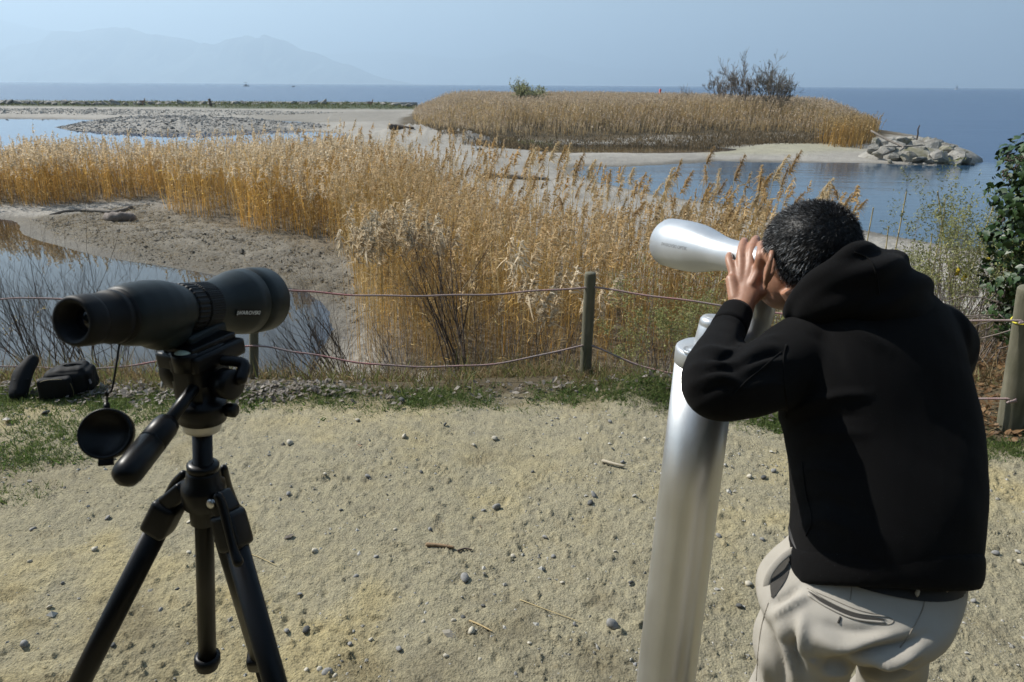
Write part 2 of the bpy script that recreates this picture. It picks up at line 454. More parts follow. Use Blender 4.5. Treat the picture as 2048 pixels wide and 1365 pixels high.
c1 = mixc(nt, 1.0, at.outputs[0], ramp(nt, n_f, [(.30, (.36, .36, .36)), (.44, (.92, .92, .92)), (.58, (1.06, 1.06, 1.06)), (.72, (1.5, 1.5, 1.47))]), 'MULTIPLY')
c1 = mixc(nt, 1.0, c1, ramp(nt, n_m, [(.3, (.80, .80, .82)), (.7, (1.12, 1.11, 1.06))]), 'MULTIPLY')
sp_ = tex(nt, 55, kind='vor'); sm = tex(nt, 3.5, 4, .7)
spk = math_(nt, 'MULTIPLY', ramp(nt, sp_, [(.06, (1, 1, 1)), (.16, (0, 0, 0))]), ramp(nt, sm, [(.45, (0, 0, 0)), (.6, (1, 1, 1))]))
c1 = mixc(nt, spk, c1, (.075, .066, .048))
nt.links.new(c1, bs.inputs['Base Color']); bs.inputs['Roughness'].default_value = .95; bs.inputs['Specular IOR Level'].default_value = .15
h1 = math_(nt, 'ADD', n_f, math_(nt, 'MULTIPLY', vor, .5))
b1 = bump(nt, None, n_m, .32, .010); bump(nt, bs, h1, 1.0, .006, b1)
V = np.stack([X, Y, Zt], -1).reshape(-1, 3)
single('ground', (V, [grid_faces(*X.shape, closed=False)], gc.reshape(-1, 3)), gm, (0, 0, 0), 'trodden beige dirt terrace with shoe prints and pebbles', kind='structure')

# ---- lower land: mud banks, sand, island, breakwater foot
pys = np.arange(716, 197, -1.7)
ys2 = np.concatenate([y_of(pys, W + .3), np.linspace(320, 420, 3)]); ys2 = ys2[(ys2 > 4.9) & (ys2 < 425)]
ys2 = np.concatenate([np.linspace(4.9, ys2.min() - .05, 26), ys2])
us2 = ugrid(4.0)
X2, Y2 = lod_grid(ys2, us2); Z2, SD2, B2 = land_z(X2, Y2)
near = sstep(60, 15, Y2)
Z2 = Z2 + near * sstep(-.1, .5, SD2) * (.045 * fbm(X2 * 3.5, Y2 * 3.5, 4, 91) + .025 * fbm(X2 * 14, Y2 * 14, 2, 93))
Z2[Y2 < 5.4] -= .02
lc = np.empty(X2.shape + (3,)); lc[:] = (.275, .258, .232)
n_a = fbm(X2 * .25, Y2 * .25, 4, 95)[..., None]; lc *= 1 + .22 * n_a
def inside(P, a=-.3, b=.6): return sstep(a, b, psdf(X2, Y2, P))[..., None]
wet = (1 - sstep(.05, .9, SD2 + .3 * n_a[..., 0]))[..., None]; lc = lc * (1 - .62 * wet) + np.array([.06, .054, .042]) * .62 * wet
alg = inside(poly([(1380, 300), (1560, 292), (1690, 296), (1740, 310), (1600, 316), (1420, 316)]), -1, 1.5); lc = lc * (1 - .5 * alg) + np.array([.28, .265, .165]) * .5 * alg
mud = inside(poly([(470, 232), (830, 229), (830, 250), (640, 252), (500, 246)]), -2, 3); lc = lc * (1 - .5 * mud) + np.array([.16, .148, .125]) * .5 * mud
isl = sstep(-2.6, -.4, psdf(X2, Y2, ISLE) + 1.6 * fbm(X2 * .6, Y2 * .6, 3, 97) - 2.5 * sstep(-11, -13.5, X2))[..., None]; lc = lc * (1 - isl) + np.array([.085, .066, .04]) * isl
spc = inside(SPIT, -.2, .6); lc = lc * (1 - .4 * spc) + np.array([.2, .193, .182]) * .4 * spc
gbk = inside(GRASSBANK, -2, 1); lc = lc * (1 - gbk) + np.array([.05, .065, .028]) * gbk
bank = inside(poly([(20, 425), (300, 410), (480, 450), (700, 500), (720, 590), (600, 575), (440, 540), (240, 496), (100, 462)], W + .2), -.4, .5)
lc = lc * (1 - .8 * bank) + np.array([.135, .118, .090]) * .8 * bank * (1 + .3 * n_a)
slope = (sstep(0, .1, B2) * (1 - sstep(.985, 1.0, B2)))[..., None]; lc = lc * (1 - slope) + np.array([.085, .066, .038]) * slope
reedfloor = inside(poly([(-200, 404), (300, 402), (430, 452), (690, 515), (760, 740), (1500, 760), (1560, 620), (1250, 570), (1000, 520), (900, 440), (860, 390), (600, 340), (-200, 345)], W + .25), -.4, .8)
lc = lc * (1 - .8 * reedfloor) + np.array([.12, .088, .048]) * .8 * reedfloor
lm, nt, bs = new_mat('shore_sand')
at = N(nt, 'ShaderNodeAttribute', attribute_name='Col')
nf = tex(nt, 14, 6, .7); nm = tex(nt, 1.3, 5, .6)
c1 = mixc(nt, 1.0, at.outputs[0], ramp(nt, nf, [(.3, (.68, .68, .68)), (.7, (1.28, 1.27, 1.25))]), 'MULTIPLY')
c1 = mixc(nt, 1.0, c1, ramp(nt, nm, [(.3, (.86, .86, .86)), (.7, (1.12, 1.12, 1.1))]), 'MULTIPLY')
nt.links.new(c1, bs.inputs['Base Color']); bs.inputs['Roughness'].default_value = .9; bs.inputs['Specular IOR Level'].default_value = .2
bump(nt, bs, nf, .6, .04)
single('shore', (np.stack([X2, Y2, Z2], -1).reshape(-1, 3), [grid_faces(*X2.shape, closed=False)], lc.reshape(-1, 3)), lm, (0, 0, 0), 'grey sand and mud banks around the lagoon', kind='structure')

# ---- water: one sheet to the horizon; sheltered pools lie calm, the open lake is ruffled
ysw = np.concatenate([y_of(np.arange(760, 185, -3.0), W), np.geomspace(700, 38000, 22)]); ysw = ysw[ysw > 6.0]
ysw = np.unique(np.concatenate([[-6, 0, 5], ysw]))
usw = np.concatenate([-np.geomspace(3.0, 1.0, 8), np.arange(-.95, .951, .012), np.geomspace(1.0, 3.0, 8)])
Xw, Yw = lod_grid(np.maximum(ysw, 4), usw); Yw = np.repeat(ysw[:, None], len(usw), 1)
Xw = np.clip(Xw, -39000, 39000)
calm = np.maximum(np.maximum(sstep(-1, .5, psdf(Xw, Yw, POND)), sstep(-2, 1, psdf(Xw, Yw, POOL))), sstep(-4, 1, psdf(Xw, Yw, LAGOON)))
inlet = sstep(-.35, .1, psdf(Xw, Yw, poly([(1100, 320), (1760, 325), (1950, 330), (2300, 430), (2500, 600), (1700, 480), (1150, 370)])) / 8) * (1 - calm)
muddy = np.maximum(sstep(-1, .5, psdf(Xw, Yw, POND)), sstep(-2, 1, psdf(Xw, Yw, POOL)))
wm, nt, bs = new_mat('lake_water')
at = N(nt, 'ShaderNodeAttribute', attribute_name='Col')
sep = N(nt, 'ShaderNodeSeparateColor'); nt.links.new(at.outputs[0], sep.inputs[0])
deep = mixc(nt, sep.outputs[1], (.004, .034, .100), (.020, .052, .092))
nt.links.new(mixc(nt, sep.outputs[2], deep, (.032, .025, .015)), bs.inputs['Base Color'])
bs.inputs['IOR'].default_value = 1.333; nt.links.new(math_(nt, 'MULTIPLY_ADD', sep.outputs[0], .22, .78), bs.inputs['Specular IOR Level'])
open_ = math_(nt, 'SUBTRACT', 1.0, sep.outputs[0])
open2 = math_(nt, 'MULTIPLY', open_, math_(nt, 'SUBTRACT', 1.0, math_(nt, 'MULTIPLY', sep.outputs[1], .62)))
nt.links.new(math_(nt, 'MULTIPLY_ADD', open2, .24, .02), bs.inputs['Roughness'])
w1 = tex(nt, 1.1, 4, .6, stretch=(.45, 1.5, 1)); w2 = tex(nt, .16, 4, .55, stretch=(.35, 1.3, 1)); w3 = tex(nt, .02, 3, .5, stretch=(.25, 1.6, 1))
wv = math_(nt, 'ADD', math_(nt, 'MULTIPLY', w1, .35), math_(nt, 'ADD', math_(nt, 'MULTIPLY', w2, 1.2), math_(nt, 'MULTIPLY', w3, 5.0)))
bn = N(nt, 'ShaderNodeBump'); bn.inputs['Distance'].default_value = .30
nt.links.new(wv, bn.inputs['Height']); nt.links.new(math_(nt, 'MULTIPLY_ADD', open2, .40, .006), bn.inputs['Strength'])
nt.links.new(bn.outputs[0], bs.inputs['Normal'])
cw = np.stack([calm, inlet, muddy], -1).reshape(-1, 3)
single('lake', (np.stack([Xw, Yw, np.full(Xw.shape, W)], -1).reshape(-1, 3), [grid_faces(*Xw.shape, closed=False)], cw), wm, (0, 0, 0), 'blue lake water with a calm pond and lagoon', kind='structure')

# ---- mountains across the lake
mm = simple('mountain_forest', (.055, .075, .06), .95, .5, .0012, bmp=0)
def range_(name, pts, dist, label, depth=2300, seed=1):
    q = np.array(pts, float); px = np.linspace(q[0, 0], q[-1, 0], 160); py = np.interp(px, q[:, 0], q[:, 1])
    crest = np.array([PY(a, b, dist) for a, b in zip(px, py)])
    crest[:, 2] += fbm(px * .05, px * 0 + seed, 4, seed) * 28
    prof = [(-1, 0), (-.8, .12), (-.55, .35), (-.3, .66), (-.12, .9), (0, 1), (.2, .85), (.6, .4), (1, 0)]
    V = []
    for k, (a, h) in enumerate(prof):
        P = crest.copy(); P[:, 1] += a * depth * (.6 + .4 * np.clip(crest[:, 2] / 1200, 0, 1)); P[:, 2] = (crest[:, 2] + 3) * h - 2.5
        if 0 < k < len(prof) - 1 and a != 0:
            P[:, 2] *= 1 + .30 * fbm(px * .06 + k, px * 0 + k * 3.7, 4, seed + 3)
            P[:, 1] += 500 * fbm(px * .05, px * 0 + k * 2.1, 3, seed + 8)
        V.append(P)
    single(name, (np.concatenate(V), [grid_faces(len(prof), 160, closed=False)]), mm, (0, 0, 0), label, kind='structure')
range_('mountain_range', [(-700, 70), (-400, 30), (-200, 25), (0, 42), (60, 53), (130, 68), (260, 88), (420, 105), (560, 135), (700, 158)], 15000, 'pale blue mountain rising highest across the lake', seed=3)
range_('mountain_range', [(-300, 150), (-60, 120), (60, 86), (130, 66), (185, 60), (225, 54), (255, 56), (290, 67), (330, 73), (375, 79), (400, 89), (415, 93), (432, 90), (450, 80), (490, 71), (515, 77), (537, 73), (572, 82), (600, 97), (630, 107), (680, 124), (740, 147), (810, 168)], 11500, 'blue mountain range with two peaks across the lake', seed=9)
range_('mountain_range', [(420, 150), (560, 112), (690, 108), (720, 104), (800, 103), (850, 112), (940, 118), (1000, 112), (1045, 98), (1080, 112), (1200, 136), (1350, 142), (1500, 150), (1800, 165), (2200, 172)], 20000, 'faint far mountain with one small peak beyond the lake', seed=15)

# ---- the air
hz = bpy.data.materials.new('lake_haze'); hz.use_nodes = True; nt = hz.node_tree
nt.nodes.remove(nt.nodes['Principled BSDF'])
pv = nt.nodes.new('ShaderNodeVolumePrincipled'); pv.inputs['Color'].default_value = (.515, .66, .79, 1); pv.inputs['Density'].default_value = 2.1e-4; pv.inputs['Anisotropy'].default_value = .30
nt.links.new(pv.outputs[0], nt.nodes['Material Output'].inputs['Volume'])
single('haze', rbox((0, 20000, 871), AX, (42000, 24000, 875), 0), hz, (0, 0, 0), 'pale blue haze lying over the lake', kind='stuff')
# ================================================================== PLANTS
def ground_z(P):              # (n,2) -> z, in pieces
    out = np.empty(len(P))
    for i in range(0, len(P), 20000): out[i:i + 20000] = land_z(P[i:i + 20000, 0], P[i:i + 20000, 1])[0]
    return out
def scatter(P, n, rng, mask=None):
    lo = P.min(0); hi = P.max(0); out = []
    c = 0
    while c < n:
        q = rng.uniform(lo, hi, (n * 2, 2)); q = q[psdf(q[:, 0], q[:, 1], P) > 0]
        if mask is not None: q = q[mask(q)]
        out.append(q); c += len(q)
        if len(q) == 0: break
    return np.concatenate(out)[:n]
def ribbons(P0, D, L, Wd, droop, rng, nseg=2, col=None, tip=.15, side=None):
    """n tapering blades: start P0, direction D, length L, width Wd, droop bends them down"""
    n = len(P0); t = np.linspace(0, 1, nseg + 1)
    C = P0[:, None] + D[:, None] * (L[:, None] * t)[..., None]
    C[..., 2] -= (droop * L)[:, None] * t ** 2
    if side is None:
        side = np.cross(D, rng.normal(size=(n, 3))); side /= np.linalg.norm(side, axis=1)[:, None] + 1e-9
    w = Wd[:, None] * (1 - (1 - tip) * t) * .5
    V = np.stack([C - side[:, None] * w[..., None], C + side[:, None] * w[..., None]], 2).reshape(-1, 3)
    b = (np.arange(n) * (nseg + 1) * 2)[:, None, None]; k = (np.arange(nseg) * 2)[None, :, None]
    Fq = (b + k + np.array([0, 1, 3, 2])[None, None]).reshape(-1, 4)
    Cc = None if col is None else np.repeat(col, (nseg + 1) * 2, 0)
    return V, Fq, Cc
class Acc:
    def __init__(s): s.V = []; s.F = []; s.C = []; s.n = 0
    def add(s, V, Fq, C): s.V.append(V); s.F.append(Fq + s.n); s.C.append(C); s.n += len(V)
    def mesh(s, name): return make_mesh(name, np.concatenate(s.V), s.F, np.concatenate(s.C), False)
def unit(v): return v / (np.linalg.norm(v, axis=-1, keepdims=True) + 1e-9)
GOLD = np.array([.64, .395, .10]); STRAW = np.array([.60, .475, .25]); TAN = np.array([.55, .39, .19]); PALE = np.array([.68, .58, .42]); RUST = np.array([.36, .19, .06]); DRYBROWN = np.array([.20, .12, .05])
WIND = np.array([.55, -.15, 0])
def reed_set(acc, base, h, rng, stemw=.007, nleaf=3, nplume=20, plume_frac=.6, stemcols=(GOLD, STRAW), plcols=(TAN, PALE), lean=.10, pl_len=.22, leafw=.016, fat=1.0, nst=3):
    n = len(base)
    ld = rng.normal(size=(n, 3)) * lean + WIND * .06; ld[:, 2] = 1; ld = unit(ld)
    mixs = rng.random((n, 1)); sc = stemcols[0] * (1 - mixs) + stemcols[1] * mixs; sc = sc * rng.uniform(.6, 1.2, (n, 1)) * (1 + .28 * fbm(base[:, 0] * .9, base[:, 1] * .9, 3, 77))[:, None]; gy_ = (rng.random((n, 1)) < .14) * .7; sc = sc * (1 - gy_) + np.array([.38, .31, .20]) * gy_
    sw = np.full(n, stemw) * rng.uniform(.8, 1.3, n)
    for k in range(2):
        ang = rng.uniform(0, np.pi, n) if k == 0 else ang + np.pi / 2
        sd = np.stack([np.cos(ang), np.sin(ang), 0 * ang], -1)
        acc.add(*ribbons(base, ld, h, sw, rng.uniform(-.02, .05, n), rng, nst, sc, .5, sd))
    for k in range(nleaf):
        f = rng.uniform(.15, .92, n); p0 = base + ld * (h * f)[:, None]
        d = rng.normal(size=(n, 3)); d[:, 2] = rng.uniform(.3, 1.6, n); d = unit(d + WIND * .5)
        lc = sc * rng.uniform(.75, 1.35, (n, 1)) * np.array([1.05, 1.05, 1.1])
        acc.add(*ribbons(p0, d, rng.uniform(.15, .42, n) * np.clip(h / 2, .4, 1.2), np.full(n, leafw) * rng.uniform(.6, 1.2, n), rng.uniform(.1, .9, n), rng, 2, np.minimum(lc, .85)))
    if nplume:
        pm = rng.random(n) < plume_frac; idx = np.where(pm)[0]; k = len(idx)
        if k:
            mx = rng.random((k, 1)); pc = plcols[0] * (1 - mx) + plcols[1] * mx; pc = pc * rng.uniform(.75, 1.1, (k, 1))
            pl = pl_len * rng.uniform(.7, 1.25, k); top = base[idx] + ld[idx] * h[idx][:, None]; top[:, 2] -= rng.uniform(0, .03, k) * h[idx]
            r = np.repeat(np.arange(k), nplume); m_ = len(r); f = np.tile(np.linspace(0, 1, nplume), k) + rng.normal(size=m_) * .03
            sdir = unit(WIND + rng.normal(size=(k, 3)) * .5)[r]
            ax = unit(ld[idx] + sdir[::nplume] * .35)[r]
            p0 = top[r] + ax * (pl[r] * (f - .15))[:, None]
            d = unit(ax * .9 + sdir * .8 + rng.normal(size=(m_, 3)) * .65)
            L = pl[r] * (.55 - .35 * f) * rng.uniform(.6, 1.3, m_)
            acc.add(*ribbons(p0, d, L, np.full(m_, .020 * fat) * (pl[r] / .22), rng.uniform(.2, .8, m_), rng, 2, pc[r] * rng.uniform(.8, 1.2, (m_, 1)), .25))
reed_m = leafy('dry_reed', trans=.40, rough=.55)
RR = np.random.default_rng(21)

def bed_points(P, dens, rng, clump=.5, cs=.35, seed=5, er=.75):
    area = .5 * abs(np.sum(P[:, 0] * np.roll(P[:, 1], -1) - np.roll(P[:, 0], -1) * P[:, 1]))
    q = scatter(P, int(area * dens), rng, lambda a: rng.random(len(a)) < (1 - clump + clump * sstep(-.4, .4, fbm(a[:, 0] * cs, a[:, 1] * cs, 3, seed))))
    q = q[psdf(q[:, 0], q[:, 1], P) > er * .45 + er * fbm(q[:, 0] * .8, q[:, 1] * .8, 3, seed + 3)]; q = np.hstack([q, ground_z(q)[:, None]]); q = q[q[:, 2] > W - .12]
    q[:, 2] -= .03; return q
# -- bed along the far side of the pond
PA = poly([(-420, 398), (-100, 404), (60, 405), (160, 400), (300, 402), (380, 430), (470, 455), (560, 470), (640, 484), (760, 460), (860, 400), (790, 372), (600, 360), (300, 356), (0, 356), (-420, 352)], W + .3)
a = Acc(); q = bed_points(PA, 62, RR, .7, .8)
q = q[~((np.abs(q[:, 0] - PZ(225, 420, W + .3)[0]) < 1.1) & (q[:, 1] < PZ(225, 395, W + .3)[1]))]
h = np.where(RR.random(len(q)) < .10, 1.22, 1.0) * RR.uniform(.85, 1.48, len(q)) * np.interp(q[:, 0], [-12, -5], [1.0, 1.16]) * (1 + .30 * fbm(q[:, 0] * .6, q[:, 1] * .6, 3, 8))
reed_set(a, q, h, RR, .011, 3, 13, .62, (GOLD, GOLD * .55 + STRAW * .45), (TAN * .6 + PALE * .4, PALE * 1.06), .10, .26, .02, 1.5, 2)
single('reed_bed', a.mesh('reed_bed'), reed_m, (0, 0, 0), 'dense golden reed bed with pale plumes along the pond', kind='stuff')
# -- bed in the middle, coming down to the terrace
PB = poly([(640, 484), (692, 516), (705, 590), (745, 690), (850, 748), (1480, 770), (1620, 740), (1640, 680), (1500, 630), (1300, 590), (1120, 570), (1000, 530), (920, 460), (850, 410), (760, 455)], W + .25)
a = Acc(); q = bed_points(PB, 100, RR, .5, .9, 15, .15)
q = q[q[:, 1] > 6.3]
yd = q[:, 1]; hb = np.interp(yd, [6, 8, 10, 12, 14, 18], [1.05, 1.5, 1.62, 1.55, 1.5, 1.5])
h = hb * RR.uniform(.72, 1.12, len(q)) * (1 + .18 * fbm(q[:, 0] * .7, q[:, 1] * .7, 2, 18))
reed_set(a, q, h, RR, .0062, 3, 22, .40, (GOLD * .95, STRAW * .9), (TAN, TAN * .6 + PALE * .4), .09, .21, .013, 1.0, 3)
single('reed_bed', a.mesh('reed_bed'), reed_m, (0, 0, 0), 'thick golden reeds growing right below the rope fence', kind='stuff')
# -- thin fringe of taller reeds towards the sand
PC = poly([(560, 400), (700, 380), (880, 365), (1010, 420), (1130, 500), (1350, 540), (1560, 580), (1690, 610), (1700, 690), (1450, 640), (1200, 590), (950, 520), (760, 470)], W + .25)
a = Acc(); q = bed_points(PC, 6.5, RR, .75, .7, 25, .2)
h = RR.uniform(1.2, 2.1, len(q)) * np.interp(q[:, 0], [1.5, 5], [1.0, .95])
reed_set(a, q, h, RR, .0075, 2, 30, .8, (STRAW, GOLD), (TAN * np.array([1, .93, .8]), TAN * .7 + PALE * .3), .08, .25, .013, 1.1, 3)
single('reed_fringe', a.mesh('reed_fringe'), reed_m, (0, 0, 0), 'thin fringe of taller reeds between golden bed and grey sand', kind='stuff')
# -- patch of big pale plumes
pp = np.array([on(x, y + 250)[:2] * 0 + PZ(x, y, W + .3)[:2] for x, y in [(0, 500)]])
a = Acc(); rp = np.random.default_rng(4); pts = []
for cx, cy, sx, sy, n in ((745, 455, 34, 22, 46), (830, 462, 30, 20, 34), (700, 450, 12, 16, 10), (1030, 520, 24, 30, 7), (1100, 570, 70, 26, 20), (1060, 300, 8, 8, 0)):
    for i in range(n):
        px = rp.normal(cx, sx); py = rp.normal(cy, sy); dy_ = rp.uniform(8.6, 9.6) if cy < 500 else rp.uniform(7.0, 7.8)
        p = PY(px, py, dy_); g = gz(p[0], p[1]); pts.append((p[0], p[1], g - .03, p[2] - g - .1))
pts = np.array(pts); pts = pts[pts[:, 3] > .3]
reed_set(a, pts[:, :3], pts[:, 3], rp, .006, 2, 46, 1.0, (STRAW, GOLD), (TAN * .4 + PALE * .6, np.array([.70, .61, .46])), .02, .27, .012, 1.0, 3)
single('reed_clump', a.mesh('reed_clump'), reed_m, (0, 0, 0), 'clump of big cream white reed plumes behind the rope', kind='stuff')
# -- island bed
a = Acc(); ri = np.random.default_rng(31)
q = bed_points(ISLE, 17, ri, .30, .25, 35); 
h = ri.uniform(.95, 1.4, len(q)) * (1 + .15 * fbm(q[:, 0] * .2, q[:, 1] * .2, 2, 38)) * np.clip(.42 + psdf(q[:, 0], q[:, 1], ISLE) * .16 + .22 * fbm(q[:, 0] * .5, q[:, 1] * .5, 3, 39), .3, 1.2)
reed_set(a, q, h, ri, .034, 2, 6, .75, (np.array([.58, .44, .235]), np.array([.63, .52, .34])), (np.array([.50, .41, .30]), np.array([.42, .32, .215])), .11, .28, .045, 2.6, 2)
q = bed_points(poly([(1620, 276), (1765, 268), (1735, 288), (1650, 284)], W + .6), 34, ri, .2)
reed_set(a, q, ri.uniform(1.1, 1.75, len(q)), ri, .03, 2, 6, .7, (GOLD * .7 + STRAW * .25, TAN * .7), (TAN * .8, TAN * .55), .12, .28, .04, 2.2, 2)
single('reed_bed', a.mesh('reed_bed'), reed_m, (0, 0, 0), 'wide pale brown reed bed covering the low island', kind='stuff')
# -- dark sedge along the island foot, grass tufts, and the dry scrub below the terrace
a = Acc()
def tufts(acc, pts, hh, w, cols, rng, per=10, spread=.12, droop=.5, nseg=2, up=1.0, tip=.1):
    n = len(pts); r = np.repeat(np.arange(n), per); m_ = len(r)
    p0 = pts[r] + rng.normal(size=(m_, 3)) * np.array([spread, spread, 0])
    d = rng.normal(size=(m_, 3)) * .5; d[:, 2] = np.abs(rng.normal(size=m_)) * .35 + up; d = unit(d)
    mx = rng.random((m_, 1)); c = cols[0] * (1 - mx) + cols[1] * mx
    acc.add(*ribbons(p0, d, hh[r] * rng.uniform(.5, 1.25, m_), np.full(m_, w) * rng.uniform(.6, 1.4, m_), rng.uniform(0, droop, m_), rng, nseg, c * rng.uniform(.7, 1.25, (m_, 1)), tip))
foot = np.array([PZ(x, np.interp(x, [840, 900, 960, 1100, 1250, 1400, 1560, 1640], [266, 277, 286, 288, 287, 283, 281, 284]) + 4 - abs(ri.normal()) * 9, W + .3) for x in ri.uniform(835, 1650, 2600)])
foot[:, 2] = ground_z(foot[:, :2]) - .02
tufts(a, foot, ri.uniform(.18, .6, len(foot)), .05, (np.array([.05, .042, .025]), np.array([.24, .175, .10])), ri, 9, .35, .9)
gg = np.array([PZ(x, y + ri.normal() * 2.2, W + .3) for x, y in np.stack([ri.uniform(1000, 1110, 60), np.full(60, 281)], -1)]); gg[:, 2] = ground_z(gg[:, :2])
tufts(a, gg, np.full(len(gg), .2), .05, (np.array([.16, .19, .07]), np.array([.22, .22, .09])), ri, 10, .35, .6)
single('sedge', a.mesh('sedge'), reed_m, (0, 0, 0), 'dark dry sedge fringing the foot of the island', kind='stuff')
# breakwater grass
a = Acc(); q = scatter(GRASSBANK, 5200, ri); q = q[(np.abs(q[:, 0] / q[:, 1]) < .95)]; q = np.hstack([q, ground_z(q)[:, None]])
tufts(a, q, ri.uniform(.2, .5, len(q)), .11, (np.array([.06, .095, .03]), np.array([.16, .15, .07])), ri, 4, .5, .8)
single('grass', a.mesh('grass'), reed_m, (0, 0, 0), 'green grass strip in front of the breakwater stones', kind='stuff')
# low tufts and litter on the mud banks
a = Acc(); PBK = poly([(60, 425), (300, 405), (480, 448), (690, 500), (735, 600), (690, 640), (600, 580), (440, 545), (250, 492), (120, 462)], W + .25)
q = scatter(PBK, 3600, ri); q = np.hstack([q, ground_z(q)[:, None]]); q = q[q[:, 2] > W + .02]
tufts(a, q, ri.uniform(.06, .22, len(q)), .008, (np.array([.20, .15, .08]), np.array([.38, .31, .20])), ri, 5, .14, 1.6, up=.2)
single('reed_litter', a.mesh('reed_litter'), reed_m, (0, 0, 0), 'broken dry reed straw strewn over the muddy bank', kind='stuff')

# -- scrub on the slope below the fence: dry grass, seen from above
a = Acc(); rs = np.random.default_rng(61)
n = 9500; xs = rs.uniform(-6.5, 6.0, n); yy = edge_y(xs) + rs.uniform(.02, 1.0, n) ** 1.3 * 3.4
k = rs.random(n) < sstep(-.35, .45, fbm(xs * 1.6, yy * 1.6, 3, 66)); xs, yy = xs[k], yy[k]
q = np.stack([xs, yy, ground_z(np.stack([xs, yy], -1)) - .01], -1)
dq = q[:, 1] - edge_y(q[:, 0]); hq = rs.uniform(.25, 1.0, len(q)) * np.interp(dq, [0, .3, .9, 3], [.12, .22, .42, .5])
tufts(a, q, hq, .0050, (np.array([.075, .055, .028]), np.array([.34, .25, .125])), rs, 9, .07, .9, 3)
gk = rs.random(len(q)) < .35
tufts(a, q[gk], rs.uniform(.08, .25, gk.sum()), .007, (np.array([.10, .12, .035]), np.array([.22, .22, .08])), rs, 8, .06, .9, 2)
single('dry_grass', a.mesh('dry_grass'), reed_m, (0, 0, 0), 'tangled dry grass on the slope below the fence', kind='stuff')
# -- green grass along the edge of the dirt and on the left of the path
a = Acc(); n = 17000
xs = rs.uniform(-3.6, 3.4, n); yy = edge_y(xs) - rs.normal(.06, .09, n)
k = rs.random(n) < sstep(-.75, .25, fbm(xs * 2.4, yy * 2.4, 3, 71)) * np.interp(xs, [-3, -1.6, .2, 1.2, 3], [.8, 1, .8, .9, .35]); e1 = np.stack([xs[k], yy[k]], -1)
gl = []
for px, py, sx, sy, n_ in ((230, 800, 70, 14, 420), (120, 860, 90, 20, 420), (60, 915, 60, 14, 260), (10, 800, 25, 18, 130), (300, 830, 35, 14, 110), (30, 990, 40, 10, 60), (640, 778, 60, 5, 130), (1240, 795, 10, 4, 45), (680, 792, 6, 3, 20), (210, 880, 40, 10, 80)):
    for i in range(n_): gl.append(PZ(rs.normal(px, sx), rs.normal(py, sy), 0)[:2])
gl = np.array(gl); q = np.vstack([e1, gl]); q = np.hstack([q, ground_z(q)[:, None] - .004])
tufts(a, q, rs.uniform(.020, .060, len(q)), .0042, (np.array([.065, .115, .028]), np.array([.18, .205, .07])), rs, 7, .022, .9, 2, up=.7)
wk = rs.random(len(q)) < .12
tufts(a, q[wk], rs.uniform(.018, .036, wk.sum()), .009, (np.array([.07, .13, .03]), np.array([.12, .19, .045])), rs, 5, .02, .8, 2, up=.5, tip=.4)
single('grass', a.mesh('grass'), reed_m, (0, 0, 0), 'short green grass tufts along the edge of the dirt', kind='stuff')
# -- fallen leaves at the foot of the fence
def leaf_batch(pts, size, rng, cols, curl=.5):
    n = len(pts); ang = rng.uniform(0, 6.28, n); s = size * rng.uniform(.6, 1.4, n)
    base = np.array([[-1, 0, .0], [-.3, .55, .35], [.45, .5, .2], [1.0, 0, .45], [.35, -.55, .3], [-.45, -.45, .1], [0, 0, .0]])
    B = np.repeat(base[None], n, 0); B[:, :, 2] *= rng.normal(0, curl, (n, 1)); B[:, :, 2] += rng.normal(0, .12, (n, 7))
    ca, sa = np.cos(ang), np.sin(ang)
    x = B[:, :, 0] * ca[:, None] - B[:, :, 1] * sa[:, None]; y = B[:, :, 0] * sa[:, None] + B[:, :, 1] * ca[:, None]
    tl = rng.normal(0, .35, (n, 2)); z = B[:, :, 2] + x * tl[:, :1] + y * tl[:, 1:]; z = z - z.min(1)[:, None] * .6
    V = pts[:, None] + np.stack([x, y, z], -1) * s[:, None, None]
    f = np.array([[0, 1, 6], [1, 2, 6], [2, 3, 6], [3, 4, 6], [4, 5, 6], [5, 0, 6]])
    Fq = (np.arange(n)[:, None, None] * 7 + f[None]).reshape(-1, 3)
    mx = rng.random((n, 1)); c = (cols[0] * (1 - mx) + cols[1] * mx) * rng.uniform(.7, 1.2, (n, 1))
    return V.reshape(-1, 3), Fq, np.repeat(c, 7, 0)
a = Acc(); xs = rs.uniform(-4.0, 1.6, 3600); yy = edge_y(xs) + rs.normal(.05, .10, len(xs)) + np.interp(xs, [-2.7, -2.2, -1.4, -1.1], [0, -.06, -.06, 0]); k = rs.random(len(xs)) < np.interp(xs, [-3, -2.6, -1.3, -.9, 1.6], [.4, 1, 1, .12, .10]); q = np.stack([xs[k], yy[k]], -1)
q = np.hstack([q, ground_z(q)[:, None] + rs.uniform(0, .03, (len(q), 1))])
a.add(*leaf_batch(q, .0175, rs, (np.array([.17, .14, .11]), np.array([.36, .32, .275]))))
single('leaf_litter', a.mesh('leaf_litter'), reed_m, (0, 0, 0), 'pale grey fallen leaves heaped along the fence foot', kind='stuff')
a = Acc(); xs = rs.uniform(2.0, 5.2, 5200); yy = rs.uniform(3.2, 5.6, len(xs)); k = rs.random(len(xs)) < sstep(-.25, .25, yy - (edge_y(xs) - .15)); q = np.stack([xs[k], yy[k]], -1)
q = np.hstack([q, ground_z(q)[:, None] + rs.uniform(0, .05, (len(q), 1))])
a.add(*leaf_batch(q, .020, rs, (np.array([.12, .062, .026]), np.array([.32, .20, .10]))))
single('leaf_litter', a.mesh('leaf_litter'), reed_m, (0, 0, 0), 'brown fallen leaves under the ivy tree', kind='stuff')

